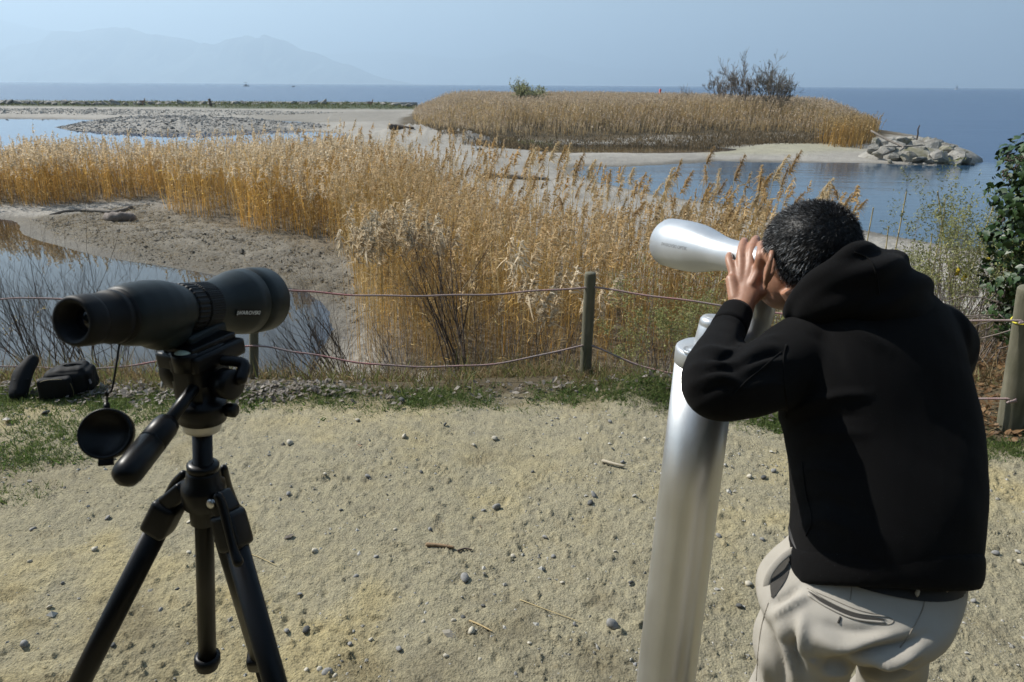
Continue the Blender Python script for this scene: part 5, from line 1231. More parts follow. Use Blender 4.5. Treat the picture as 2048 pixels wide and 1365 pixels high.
def rope(keys, label, r=.0062):
    """keys: list of 3D points; catenary-like through them, twisted strands"""
    P = catmull(np.array(keys), 14); P += np.stack([0 * P[:, 0], .004 * np.sin(P[:, 0] * 9), .003 * np.sin(P[:, 0] * 13)], -1)
    n = len(P); b0 = P[len(P) // 2]
    root = empty('rope', [b0[0], b0[1], gz(b0[0], b0[1])], label, 'rope', 'ropes of the fence')
    T = np.gradient(P, axis=0); T /= np.linalg.norm(T, axis=1)[:, None]
    Q = catmull(P, 6); s = np.concatenate([[0], np.cumsum(np.linalg.norm(np.diff(Q, axis=0), axis=1))])
    x = np.array([0, 1.0, 0]); y = np.array([0, 0, 1.0]); ph = s / .030 * 2 * np.pi
    for k in range(3):
        C = Q + (np.cos(ph + k * 2.094)[:, None] * x + np.sin(ph + k * 2.094)[:, None] * y) * r * .5
        part('strand', tube(C, r * .62, 6), rope_m, root)
    return root
def yfence(px):                # depth of the fence line at that column: straight between posts
    b = [p[0] for p in FP]; xs_ = [1024 + F * (q[0]) / ((q - CAM) @ FW) for q in b]
    return float(np.interp(px, xs_, [q[1] for q in b]))
up = rope([on_post(0, .86, 1), PY(60, 597, yfence(60)), PY(200, 600, yfence(200)), on_post(1, .93, 0) + np.array([0, -.02, .0]), PY(600, 583, yfence(600)), PY(720, 591, yfence(720)), PY(860, 592, yfence(860)), PY(1000, 588, yfence(1000)), on_post(2, .88, -1), on_post(2, .88, 1), PY(1300, 592, yfence(1300)), PY(1450, 612, yfence(1450)), PY(1580, 631, yfence(1580)), PY(1760, 642, yfence(1760)), on_post(3, .80, -.9), on_post(3, .80, .9), np.array([4.55, 3.86, .62])], 'faded red rope strung along the upper line of the fence posts')
lo = rope([on_post(0, .30, 1), PY(150, 738, yfence(150)), PY(320, 722, yfence(320)), on_post(1, .40, 0) + np.array([0, -.02, 0]), PY(600, 706, yfence(600)), PY(740, 728, yfence(740)), PY(890, 734, yfence(890)), PY(1030, 722, yfence(1030)), on_post(2, .365, -1), on_post(2, .36, 1), PY(1270, 728, yfence(1270)), PY(1360, 752, yfence(1360)), PY(1560, 792, yfence(1560)), PY(1800, 800, yfence(1800)), on_post(3, .285, -.9), on_post(3, .285, .9), np.array([4.55, 3.86, .25])], 'faded red rope strung along the lower line of the fence posts')
def knot(root, px, py, r=.012):
    c = PY(px, py, yfence(px)); th = np.linspace(0, 2 * np.pi * 1.6, 22)
    part('knot', tube(np.stack([c[0] + np.linspace(-.012, .012, 22), c[1] + np.cos(th) * r * .75, c[2] + np.sin(th) * r * .75], -1), .0052, 6, rnd=True), rope_m, root)
knot(lo, 892, 734); knot(lo, 1118, 706)
pk3 = on_post(3, .80); rr = FP[3][2] * 1.03; dpost = nrm(FP[3][1] - FP[3][0]); th = np.linspace(0, 2 * np.pi, 40); xx, yy_, _ = frame(dpost); pc3 = FP[3][0] + (FP[3][1] - FP[3][0]) * .80
part('yellow_tie', tube(pc3 + np.cos(th)[:, None] * xx * rr + np.sin(th)[:, None] * yy_ * rr + dpost * (np.sin(th) * .01)[:, None], .0042, 8, caps=False), simple('yellow_cord', (.62, .55, .05), .7, .2, 90, bmp=.3), up)

# ================================================================== BAGS
bagm = simple('black_nylon', (.005, .0055, .0065), .72, .35, 160, bmp=.4, bdist=.001, spec=.18)
blu = simple('blue_piping', (.05, .10, .19), .6, .2, 60, bmp=0)
yel = simple('tan_piping', (.16, .13, .06), .6, .2, 60, bmp=0)
bc = PZ(106, 792, 0.0); bc = np.array([bc[0], bc[1] + .10, gz(bc[0], bc[1] + .10)])
bag = empty('backpack', bc, 'squat black nylon backpack lying on the ground at the fence foot', 'bag')
S = (3.9) / F
bf = nrm(np.array([.25, -.95, 0])); br_ = np.array([-bf[1], bf[0], 0]); 
def B(x, y, z): return bc + br_ * x + bf * y + np.array([0, 0, z])
main = remesh('bag_body', [rbox(B(.035, -.02, .088), np.array([br_, bf, [0, 0, 1]]), (.115, .095, .080), .75, 4), rbox(B(.06, -.03, .125), np.array([br_, bf, [0, 0, 1]]), (.085, .085, .055), .8, 4), rbox(B(.125, -.03, .085), np.array([br_, bf, [0, 0, 1]]), (.045, .075, .07), .8, 4)], .006, 4)
V = mverts(main); setv(main, V + mnorms(main) * (.010 * noise3(V, 9, 51) + .004 * noise3(V, 24, 53))[:, None])
part('bag_body', main, bagm, bag)
fpk = remesh('front_pocket', [rbox(B(-.005, .080, .082), np.array([br_, bf, [0, 0, 1]]), (.093, .035, .066), .8, 4)], .005, 4); V = mverts(fpk); setv(fpk, V + mnorms(fpk) * (.005 * noise3(V, 14, 55))[:, None])
fp_o = part('front_pocket', fpk, bagm, bag)
part('piping', tube([B(-.095, .098, .05), B(-.088, .104, .115), B(-.05, .108, .142), B(.03, .108, .143), B(.078, .104, .118), B(.088, .100, .06), B(.080, .100, .022)], .0022, 6, 5), yel, fp_o)
part('carry_strap', tube([B(.02, -.03, .178), B(.05, -.02, .190), B(.11, -.03, .178), B(.15, -.03, .14)], [(.014, .004)] * 4, 8, 5), bagm, bag)
part('buckle', rbox(B(.165, .03, .085), np.array([bf, [0, 0, 1], br_]), (.012, .016, .004), .4, 2), simple('grey_plastic', (.16, .17, .2), .4, .2, 40, bmp=0), bag)
tc_ = PZ(38, 792, 0.0); tc_ = np.array([tc_[0], tc_[1] + .05, gz(tc_[0], tc_[1] + .05)])
tb = empty('tripod_bag', tc_, 'slim black tube bag with blue piping leaning beside the backpack', 'bag')
q0 = tc_ + np.array([-.02, -.02, .045]); q1 = PY(52, 728, tc_[1] + .10); q1 = q1 + np.array([0, .05, 0])
tm = remesh('tube_body', [tube([q0 + nrm(q0 - q1) * .01, (q0 + q1) / 2 + np.array([-.01, 0, .01]), q1], [.050, .050, .036], 20, 4, rnd=True)], .005, 3); V = mverts(tm); setv(tm, V + mnorms(tm) * (.006 * noise3(V, 14, 57))[:, None])
tbo = part('tube_body', tm, bagm, tb)
part('piping', tube([q0 + np.array([.042, -.012, -.005]), (q0 + q1) / 2 + np.array([.036, -.025, .012]), q1 + np.array([.026, -.018, .008])], .0024, 6, 5), blu, tbo)
part('strap', tube([(q0 * .6 + q1 * .4) + np.array([-.052, -.005, .01]), (q0 * .6 + q1 * .4) + np.array([-.012, -.050, .022]), (q0 * .6 + q1 * .4) + np.array([.046, -.020, .012])], [(.011, .0025)] * 3, 8, 5), blackrub, tbo)

# ================================================================== STONES
stone_m, nt, bs = new_mat('grey_boulder')
t = tex(nt, 2.6, 6, .65); t2 = tex(nt, .9, 4, .6)
nt.links.new(mixc(nt, ramp(nt, t2, [(.5, (0, 0, 0)), (.68, (.8, .8, .8))]), ramp(nt, t, [(.3, (.15, .14, .12)), (.55, (.27, .255, .225)), (.75, (.38, .365, .33))]), (.13, .12, .055)), bs.inputs['Base Color']); bs.inputs['Roughness'].default_value = .9; bump(nt, bs, t, .8, .12)
def rock_mesh(name, rng, sub=2, cuts=9, elong=(1, .8, .65)):
    bm = bmesh.new(); bmesh.ops.create_icosphere(bm, subdivisions=sub, radius=1)
    V = np.array([v.co[:] for v in bm.verts])
    for k in range(cuts):
        n_ = nrm(rng.normal(size=3)); c = rng.uniform(.55, .85); d = V @ n_; V = V - np.outer(np.maximum(d - c, 0), n_)
    V = V * (1 + .06 * rng.normal(size=(len(V), 1))) * np.array(elong)
    for v, q in zip(bm.verts, V): v.co = Vector(q)
    me = bpy.data.meshes.new(name); bm.to_mesh(me); bm.free()
    return me
rk = np.random.default_rng(101)
rocks = []
for i in range(8):
    me = rock_mesh('stone', rk, 2, 11, (1, rk.uniform(.6, .85), rk.uniform(.5, .75))); me.materials.append(stone_m); rocks.append(me)
def put_stone(name, me, parent, P, s, rng, sq=(1, 1, 1)):
    o = bpy.data.objects.new(name, me); COL.objects.link(o)
    o.location = Vector([float(q) for q in (np.asarray(P) - (ORG[parent] if parent is not None else 0))])
    o.rotation_euler = (rng.normal() * .35, rng.normal() * .35, rng.uniform(0, 6.28)); o.scale = [float(s * q) for q in sq]
    if parent is not None: o.parent = parent
    return o
jt_c = PZ(1850, 330, W); jetty = empty('stone_jetty', [jt_c[0], jt_c[1], W - .2], 'pile of pale grey boulders ending the sandbar in the lake', 'stone jetty')
placed = []
spec = [(1880, 318, 30), (1908, 316, 34), (1925, 320, 22), (1838, 318, 24), (1857, 321, 16), (1866, 324, 11), (1814, 314, 24), (1786, 311, 17), (1768, 300, 24), (1745, 296, 18), (1800, 298, 26), (1832, 302, 26), (1862, 302, 30), (1892, 303, 30), (1912, 305, 22), (1775, 288, 24), (1805, 286, 24), (1835, 289, 24), (1865, 290, 24), (1890, 293, 20), (1755, 286, 20), (1820, 281, 18), (1845, 283, 18), (1795, 280, 16), (1944, 325, 8), (1758, 307, 10), (1780, 320, 7), (1820, 326, 8), (1848, 327, 9), (1870, 328, 8), (1900, 298, 18), (1876, 284, 14), (1860, 282, 14)]
yj0 = PZ(1850, 331, W)[1]
for px, py, s in spec:
    # rows climb away from the water: lower rows stand nearer
    y = yj0 + np.interp(py, [279, 300, 318, 330], [4.2, 2.2, .8, .0]); p = PY(px, py, y); sz = s / F * (y * cP + 3 * sP)
    put_stone('stone', rocks[rk.integers(0, 8)], jetty, p - np.array([0, 0, .08]), sz * 1.05, rk, (1, 1, rk.uniform(.65, .95)))
# core under them so no light shows through
V, fs = ellipsoid(PY(1838, 312, yj0 + 2.8) - np.array([0, 0, .35]), (3.4, 2.0, .95), 30, 14); V = V + np.stack([noise3(V, 1.5, 3)] * 3, -1) * .12
part('core', (V, fs), stone_m, jetty)
st = PY(1833, 278, yj0 + 3.4); tw = empty('stake', st - np.array([0, 0, .2]), 'thin crooked stake standing on the boulder jetty', 'stake')
part('shaft', tube([st - np.array([0, 0, .2]), st + np.array([.02, 0, .25]), st + np.array([-.03, 0, .5]), st + np.array([.03, 0, .72])], [.045, .04, .035, .025], 6, 3), twig_m, tw)
br0 = PY(1742, 262, yj0 + 2.4); bq = empty('driftwood_branch', br0 - np.array([0, 0, .3]), 'bare dead branch lying across the boulder jetty', 'branch')
part('limb', tube([br0, PY(1775, 280, yj0 + 1.4), PY(1805, 294, yj0 + .5), PY(1800, 302, yj0)], [.05, .06, .06, .04], 7, 4), bark_m, bq)
part('limb', tube([PY(1805, 294, yj0 + .5), PY(1850, 291, yj0 + 1.2)], [.05, .02], 6, 1), bark_m, bq)
part('limb', tube([PY(1770, 293, yj0 + .4), PY(1806, 294, yj0 + .5)], [.02, .04], 6, 1), bark_m, bq)

bwo = PZ(400, 214, W); brk = empty('breakwater', [bwo[0], bwo[1], W], 'long low breakwater of dark stone blocks across the lagoon', 'breakwater')
bwm, nt, bs = new_mat('breakwater_stone'); t = tex(nt, 1.2, 5, .6)
nt.links.new(ramp(nt, t, [(.3, (.10, .095, .085)), (.55, (.24, .225, .20)), (.75, (.42, .40, .36))]), bs.inputs['Base Color']); bs.inputs['Roughness'].default_value = .95; bump(nt, bs, t, .6, .2)
brs = []
for i in range(5):
    me = rock_mesh('block', rk, 1, 8, (1, .6, .5)); me.materials.append(bwm); brs.append(me)
x = -60.0
while x < 832:
    base = PZ(x, np.interp(x, [0, 830], [212.5, 216.5]), W + .45); dpt = base[1]
    s = rk.uniform(.75, 1.5); o = put_stone('stone', brs[rk.integers(0, 5)], brk, base + np.array([0, rk.uniform(.3, 1.0), .32 + rk.uniform(-.08, .12)]), s * .85, rk, (1, 1, .8)); o.rotation_euler[2] = rk.normal() * .4
    x += s * 1.25 * F / (dpt + 1)
V, fs = tube([PZ(-1200, 206, W + .3) + np.array([0, 3, 0]), PZ(0, 211.5, W + .3) + np.array([0, 1.6, 0]), PZ(832, 215, W + .3) + np.array([0, 1.6, 0])], [(1.4, .75)] * 3, 10, 8, up=(0, 0, 1))
part('core', (V, fs), bwm, brk)
# gravel on the spit and the far foreshore
def gravel(pts, size, rng, cols):
    n = len(pts); t_ = np.array([[1, 1, 1], [-1, -1, 1], [-1, 1, -1], [1, -1, -1], [1.1, 0, -.1], [-1.1, 0, .1], [0, 1.0, .1], [0, -1.1, 0]]) * .62
    base = np.array([[1, 0, 0], [-1, 0, 0], [0, 1, 0], [0, -1, 0], [0, 0, 1], [0, 0, -1]], float)
    f = np.array([[0, 2, 4], [2, 1, 4], [1, 3, 4], [3, 0, 4], [2, 0, 5], [1, 2, 5], [3, 1, 5], [0, 3, 5]])
    Bv = base[None] * rng.uniform(.6, 1.3, (n, 6, 1)) * np.array([1, .8, .55]); ang = rng.uniform(0, 6.28, n); ca, sa = np.cos(ang)[:, None], np.sin(ang)[:, None]
    Bv = np.stack([Bv[..., 0] * ca - Bv[..., 1] * sa, Bv[..., 0] * sa + Bv[..., 1] * ca, Bv[..., 2] + Bv[..., 0] * rng.normal(0, .3, (n, 1))], -1)
    V = pts[:, None] + Bv * size[:, None, None]; mx = rng.random((n, 1)); c = (cols[0] * (1 - mx) + cols[1] * mx) * rng.uniform(.8, 1.2, (n, 1))
    return V.reshape(-1, 3), (np.arange(n)[:, None, None] * 6 + f[None]).reshape(-1, 3), np.repeat(c, 6, 0)
gv_m, nt, bs = new_mat('gravel'); at = N(nt, 'ShaderNodeAttribute', attribute_name='Col'); nt.links.new(at.outputs[0], bs.inputs['Base Color']); bs.inputs['Roughness'].default_value = .9
a = Acc(); q = scatter(SPIT, 7000, rk); q = np.hstack([q, ground_z(q)[:, None]]); a.add(*gravel(q, rk.gamma(1.6, .035, len(q)) + .035, rk, (np.array([.14, .133, .12]), np.array([.34, .325, .30]))))
fs_ = poly([(-500, 222), (0, 224), (300, 226), (560, 229), (700, 232), (560, 236), (250, 236), (0, 233), (-500, 229)]); q = scatter(fs_, 5200, rk); q = np.hstack([q, ground_z(q)[:, None]]); a.add(*gravel(q, rk.gamma(1.6, .04, len(q)) + .035, rk, (np.array([.15, .145, .13]), np.array([.33, .315, .285]))))
single('gravel', a.mesh('gravel'), gv_m, (0, 0, 0), 'grey gravel covering the spit in the lagoon', kind='stuff')
a = Acc(); q = scatter(PBK, 6500, rk); q = np.hstack([q, ground_z(q)[:, None]]); q = q[q[:, 2] > W + .03]; a.add(*gravel(q, rk.gamma(1.3, .010, len(q)) + .008, rk, (np.array([.07, .06, .045]), np.array([.24, .215, .175]))))
single('gravel', a.mesh('gravel'), gv_m, (0, 0, 0), 'brown clods and stones on the muddy pond bank', kind='stuff')
# fine gravel trodden into the dirt
a = Acc(); n = 17000; uu_ = rk.uniform(-.95, .95, n); yv_ = rk.uniform(1.35, 3.9, n); xs = uu_ * (yv_ * cP + .6); kk = rk.random(n) < .25 + .75 * sstep(-.1, .6, fbm(xs * 1.6, yv_ * 1.6, 3, 111)); q = np.stack([xs[kk], yv_[kk]], -1)
q = np.hstack([q, ground_z(q)[:, None] + .001]); a.add(*gravel(q, rk.gamma(1.4, .0019, len(q)) + .0016, rk, (np.array([.16, .15, .125]), np.array([.40, .385, .345]))))
single('gravel', a.mesh('gravel'), gv_m, (0, 0, 0), 'fine gravel bits trodden into the dirt', kind='stuff')
# single pebbles: those that can be made out
pm_g = simple('grey_pebble', (.215, .208, .195), .8, .25, 60, bmp=.3, bdist=.002); pm_w = simple('cream_pebble', (.42, .38, .30), .8, .2, 60, bmp=.3, bdist=.002); pm_d = simple('dark_pebble', (.075, .075, .07), .8, .25, 60, bmp=.3, bdist=.002)
pmesh = {}
for nm, mt in (('grey', pm_g), ('cream', pm_w), ('dark', pm_d)):
    L_ = []
    for i in range(5):
        me = rock_mesh('pebble', rk, 2, 6, (1, rk.uniform(.65, .9), rk.uniform(.5, .75))); me.materials.append(mt); me.polygons.foreach_set('use_smooth', np.ones(len(me.polygons), bool)); L_.append(me)
    pmesh[nm] = L_
PLAB = {'grey': 'small grey pebble lying on the trodden dirt', 'cream': 'small cream coloured pebble lying on the trodden dirt', 'dark': 'small dark pebble lying on the trodden dirt'}
def pebble(px, py, s, kind, label=None):
    p = PZ(px, py, 0.0); z = gz(p[0], p[1]); p = PZ(px, py, z); d = float((p - CAM) @ FW); r = s * .5 / F * d
    o = put_stone('pebble', pmesh[kind][rk.integers(0, 5)], None, [p[0], p[1], z + r * .38], r * 1.15, rk)
    props(o, label or PLAB[kind], 'pebble', None if label else kind + ' pebbles on the dirt')
pebble(929, 1160, 24, 'grey', 'largest grey pebble in the middle of the dirt'); pebble(993, 1016, 18, 'grey', 'blue grey angular pebble standing upright on the dirt'); pebble(1224, 1253, 26, 'grey', 'flat grey pebble close to the telescope column')
pebble(630, 1105, 15, 'cream', 'square cream pebble beside a curled dark leaf'); pebble(580, 888, 15, 'cream', 'pale upright pebble on the dirt near the tripod')
pebble(655, 1348, 22, 'grey', 'flat grey pebble among a little heap of gravel'); pebble(943, 1265, 20, 'cream', 'pale pebble beside a broken yellow straw')
for px, py, s, kd in [(715, 842, 11, 'cream'), (808, 875, 13, 'cream'), (990, 879, 12, 'cream'), (948, 892, 10, 'cream'), (736, 955, 12, 'grey'), (577, 990, 12, 'grey'), (803, 804, 16, 'dark'), (683, 1022, 9, 'dark'), (752, 1116, 12, 'grey'), (1090, 1077, 13, 'grey'), (1027, 1114, 11, 'cream'), (1106, 1115, 11, 'grey'), (712, 1155, 11, 'grey'), (1124, 1167, 11, 'cream'), (907, 1243, 11, 'cream'), (613, 1262, 16, 'dark'), (573, 1264, 14, 'grey'), (966, 1213, 9, 'dark'), (1261, 1166, 10, 'dark'), (892, 1313, 12, 'cream'), (798, 1300, 14, 'grey'), (640, 1340, 12, 'cream'), (670, 1354, 13, 'cream'), (612, 1342, 10, 'cream'), (700, 1290, 12, 'grey'), (742, 1281, 12, 'cream'), (1270, 1331, 10, 'grey'), (1058, 1288, 10, 'cream'), (846, 1244, 9, 'cream'), (926, 1236, 11, 'dark'), (1187, 992, 16, 'grey'), (1180, 1008, 14, 'dark'), (967, 1023, 10, 'grey'), (843, 946, 9, 'dark'), (1498, 955, 11, 'cream'), (1527, 957, 12, 'dark'), (1547, 944, 13, 'grey'), (1437, 1074, 12, 'grey'), (1490, 1140, 9, 'cream'), (1524, 1082, 12, 'grey'), (1497, 1170, 16, 'cream'), (1478, 1214, 13, 'dark'), (1990, 1108, 14, 'grey'), (2040, 1126, 12, 'cream'), (1946, 1204, 12, 'grey'), (378, 1107, 10, 'cream'), (216, 1038, 12, 'grey'), (190, 1101, 14, 'cream'), (60, 1125, 10, 'cream'), (67, 1060, 12, 'grey'), (126, 1168, 9, 'grey'), (380, 1046, 12, 'cream'), (92, 828, 15, 'dark'), (226, 1292, 12, 'dark'), (50, 1290, 16, 'grey'), (100, 1215, 11, 'cream'), (322, 1222, 11, 'grey'), (355, 1180, 9, 'dark'), (60, 965, 10, 'grey'), (1245, 925, 9, 'grey'), (1065, 945, 8, 'dark'), (1160, 880, 8, 'grey'), (890, 850, 8, 'dark'), (1290, 880, 10, 'cream'), (1220, 845, 9, 'grey'), (1310, 1040, 10, 'grey'), (1960, 1130, 10, 'dark'), (1230, 1105, 10, 'cream'), (1150, 1250, 9, 'grey'), (1030, 1350, 10, 'grey'), (960, 1320, 9, 'cream'), (830, 1190, 8, 'grey'), (790, 1060, 8, 'cream'), (860, 1060, 9, 'grey'), (650, 950, 9, 'cream'), (600, 1190, 10, 'grey')]:
    pebble(px, py, s, kd)
# sticks and leaves on the dirt
def stick(pts, r, label, mat=None, off=.004):
    P = []
    for px, py in pts:
        p = PZ(px, py, 0.0); P.append([p[0], p[1], gz(p[0], p[1]) + r * .7 + off])
    P = np.array(P); o = single('stick', tube(P, [r * (1 - .5 * i / len(P)) for i in range(len(P))], 7, 3, rnd=True), mat or stk_m, P[0], label, 'stick')
stk_m = simple('dead_stick', (.24, .16, .09), .9, .35, 60, bmp=.4, bdist=.003)
stick([(855, 1092), (880, 1093), (906, 1096)], .0085, 'thick brown stick lying in the middle of the dirt')
stick([(916, 1102), (930, 1097), (943, 1099)], .0045, 'thin dark twig lying beside the thick brown stick', twig_m)
stick([(940, 1252), (962, 1262), (984, 1274)], .0035, 'broken yellow straw next to a pale pebble', simple('straw', (.42, .31, .15), .8, .2, 50, bmp=0))
stick([(1040, 1205), (1100, 1228), (1160, 1250)], .0018, 'long thin straw stalk on the dirt', simple('straw_stalk', (.46, .36, .18), .8, .2, 50, bmp=0))
stick([(1206, 927), (1226, 933), (1246, 938)], .009, 'pale flat wood chip lying on the dirt', simple('wood_chip', (.44, .38, .28), .9, .2, 50, bmp=.3))
stick([(498, 1112), (525, 1122), (552, 1135)], .0018, 'thin yellow stalk between the tripod and a pebble', simple('yellow_stalk', (.46, .36, .18), .8, .2, 50, bmp=0))
def dry_leaf(px, py, s, col, label, curl=.5):
    p = PZ(px, py, 0.0); d = float((p - CAM) @ FW); z = gz(p[0], p[1])
    V, Fq, C = leaf_batch(np.array([[p[0], p[1], z + .004]]), s * .5 / F * d, rk, (np.array(col), np.array(col) * 1.1), curl)
    single('dry_leaf', (V, [Fq], C), reed_m, p, label, 'leaf', smooth=False)
dry_leaf(578, 1080, 26, (.12, .10, .08), 'curled dark leaf lying on the dirt beside a square pebble', .9); dry_leaf(285, 803, 22, (.55, .52, .47), 'pale crumpled leaf lying in the grass', .8); dry_leaf(900, 1280, 30, (.42, .38, .31), 'pale crumpled leaf near a broken straw', .5); dry_leaf(963, 1053, 16, (.40, .30, .20), 'tan leaf scrap near the upright blue grey pebble', .5); dry_leaf(15, 842, 20, (.5, .47, .42), 'whitish leaf lying on bare soil by the bags', .5); dry_leaf(720, 897, 16, (.40, .24, .16), 'reddish dry leaf on the far side of the dirt', .4)

# ================================================================== LOGS AND DRIFTWOOD
def log(pts, r, label, dist=None, mat=None, name='driftwood_log'):
    P = np.array([on(a_, b_) for a_, b_ in pts]); P[:, 2] += np.array([rr_ * .7 for rr_ in r])
    root = empty(name, P[0] - np.array([0, 0, r[0]]), label, 'log'); V, fs = tube(P, r, 11, 7, rnd=True); n_ = noise3(V, 3.2 / max(r) * .3, 7); V = V + (np.stack([n_, noise3(V, 1.0 / max(r), 9), noise3(V, 1.3 / max(r), 4)], -1)) * max(r) * .30; part('trunk', (V, fs), mat or bark_m, root); return root, P
log([(100, 432), (140, 424), (190, 424), (232, 427), (262, 418)], [.03, .045, .05, .055, .06], 'long thin dead branch lying on the mud behind the pond')
l2, P2 = log([(214, 441), (234, 444), (262, 443)], [.10, .16, .13], 'thick dark driftwood log lying at the edge of the reeds', mat=twigp_m)
log([(958, 357), (990, 356), (1030, 358), (1062, 360), (1095, 361)], [.07, .11, .10, .09, .06], 'pale driftwood log lying on the grey sand')
l4, P4 = log([(784, 259), (800, 258), (826, 258)], [.22, .15, .09], 'dark uprooted log on the sand ridge beside the island reeds', mat=twig_m)
sp = on(1650, 283); stp = empty('root_stump', sp, 'tangled driftwood root stump at the foot of the island reeds', 'stump')
b = MB()
for k_ in range(11):
    a_ = rk.uniform(0, 6.28); d_ = np.array([math.cos(a_), .4 * math.sin(a_), rk.uniform(-.1, .9)]); b.add(tube([sp + np.array([0, 0, .2]), sp + d_ * .35 + np.array([0, 0, .25]), sp + d_ * rk.uniform(.6, .95) + np.array([0, 0, .15])], [.15, .10, .03], 6, 3))
part('root', b, bark_m, stp)
# ---- canes stuck in the bank at the right
cane_m = simple('bamboo_cane', (.34, .27, .12), .6, .25, 20, bmp=.1)
def cane(px0, py0, px1, py1, y, label, r=.007):
    t_ = PY(px1, py1, y); b_ = PY(px0, py0, y); d = nrm(b_ - t_); g = b_.copy(); 
    for k_ in range(60):
        if g[2] < gz(g[0], g[1]) - .03: break
        g = g + d * .04
    root = empty('cane', g, label, 'cane', 'canes stuck in the bank'); L = float(np.linalg.norm(t_ - g)); dd = nrm(t_ - g); n_ = max(3, int(L / .19)); pr = []
    for i in range(n_): pr += [(L * i / n_, r * (1 - .25 * i / n_)), (L * (i + .94) / n_, r * (1 - .25 * i / n_)), (L * (i + .96) / n_, r * 1.25 * (1 - .25 * i / n_)), (L * (i + .99) / n_, r * 1.2 * (1 - .25 * i / n_))]
    part('shaft', lathe(g, dd, pr, 9), cane_m, root)
cane(1788, 515, 1813, 384, 6.6, 'tall bamboo cane leaning right beside the man\'s hood'); cane(1862, 560, 1888, 430, 6.4, 'bamboo cane rising behind a crossing pair of canes'); cane(1900, 560, 1875, 383, 6.3, 'bamboo cane leaning left and crossing another one'); cane(1880, 520, 1890, 398, 6.8, 'thin upright bamboo cane behind the crossing pair')
cane(1735, 478, 1747, 415, 7.0, 'short thin cane standing close to the reeds'); cane(1771, 505, 1777, 453, 6.8, 'shortest cane beside the tall leaning one'); cane(1950, 520, 1988, 408, 6.0, 'bamboo cane leaning right in front of the ivy'); cane(1858, 520, 1864, 467, 6.7, 'low cane near the foot of the crossing pair')

# ================================================================== IVY TREE
ivm, nt, bs = new_mat('ivy_leaf'); at = N(nt, 'ShaderNodeObjectInfo'); t = tex(nt, 12, 3, .6)
nt.links.new(mixc(nt, at.outputs['Random'], ramp(nt, t, [(.3, (.008, .023, .006)), (.7, (.018, .040, .010))]), ramp(nt, t, [(.3, (.020, .050, .011)), (.7, (.038, .075, .015))])), bs.inputs['Base Color']); bs.inputs['Roughness'].default_value = .46; bs.inputs['Specular IOR Level'].default_value = .4
iv_c = PY(2105, 560, 4.6); ivb = np.array([iv_c[0], 4.6, gz(iv_c[0], 4.6) - .05])
ivy = empty('ivy_tree', ivb, 'tree trunk smothered in glossy dark green ivy behind the fence', 'tree')
top = PY(2140, 250, 4.6); part('trunk', tube([ivb, (ivb + top) / 2 + np.array([.05, .05, 0]), top], [.13, .11, .08], 14, 4), bark_m, ivy)
lsh = np.array([[0, -.5, 0], [.38, -.30, .04], [.52, .02, .10], [.24, .14, .03], [0, .62, -.06], [-.24, .14, .03], [-.52, .02, .10], [-.38, -.30, .04], [0, -.05, .07]])
lfs = np.array([[8, i, (i + 1) % 8] for i in range(8)])
leaf_me = make_mesh('leaf', lsh, [lfs], None, True); leaf_me.materials.append(ivm)
ri2 = np.random.default_rng(121)
ctrl = [(2075, 330, 95, 70), (2060, 400, 95, 60), (2040, 480, 85, 60), (2020, 560, 70, 60), (2030, 640, 75, 60), (2100, 480, 110, 120), (2110, 620, 100, 70), (2150, 380, 110, 110), (2060, 690, 70, 30), (2190, 560, 110, 140)]
lv = []
for i in range(5600):
    c = ctrl[ri2.integers(0, len(ctrl))]; u3 = nrm(ri2.normal(size=3)); rad = ri2.uniform(.35, 1.0) ** .6
    cy = 4.6; ctr = PY(c[0] + 34, c[1], cy); sx = c[2] / F * 4.9; sz = c[3] / F * 4.9
    p = ctr + u3 * rad * np.array([sx, .38, sz]); n_ = nrm(u3 + ri2.normal(size=3) * .5 + np.array([0, -.2, .3])); s = ri2.uniform(.030, .062)
    lv.append((p, n_, s))
lv.sort(key=lambda q: q[0][1] - .25 * (q[0][0] < 3.6)); near_l = lv[:300]; rest = lv[300:]
def leaf_mat(p, n_, s):
    dn = nrm(np.array([ri2.normal() * .4, ri2.normal() * .2, -1.0])); y = nrm(dn - n_ * np.dot(dn, n_)); x = np.cross(y, n_); return np.array([x, y, n_]) * s
for p, n_, s in near_l:
    A = leaf_mat(p, n_, s); o = bpy.data.objects.new('leaf', leaf_me); COL.objects.link(o); o.parent = ivy
    M4 = Matrix.Identity(4)
    for i in range(3):
        for j in range(3): M4[i][j] = A[j][i]
        M4[i][3] = p[i] - ivb[i]
    o.matrix_local = M4
b = MB()
for p, n_, s in rest: b.add((lsh @ leaf_mat(p, n_, s) + p, [lfs]))
fo = part('foliage', b, ivm, ivy); fo['kind'] = 'stuff'
b = MB()
for px, py in ((2012, 322), (2020, 318), (2030, 333), (2008, 345), (2013, 357), (2042, 316), (2005, 440)):
    c = PY(px, py, 4.35)
    for k_ in range(9): b.add(ellipsoid(c + ri2.normal(size=3) * .011, .0055, 6, 4))
bo = part('berries', b, twig_m, ivy); bo['kind'] = 'stuff'
b = MB()
for k_ in range(26):
    p = PY(ri2.uniform(1960, 2080), ri2.uniform(560, 760), ri2.uniform(4.3, 4.9)); q = p + ri2.normal(size=3) * np.array([.3, .15, .2]); b.add(tube([p, (p + q) / 2 + ri2.normal(size=3) * .06, q], [.005, .004, .002], 4, 3))
part('vine', b, twigp_m, ivy)['kind'] = 'stuff'

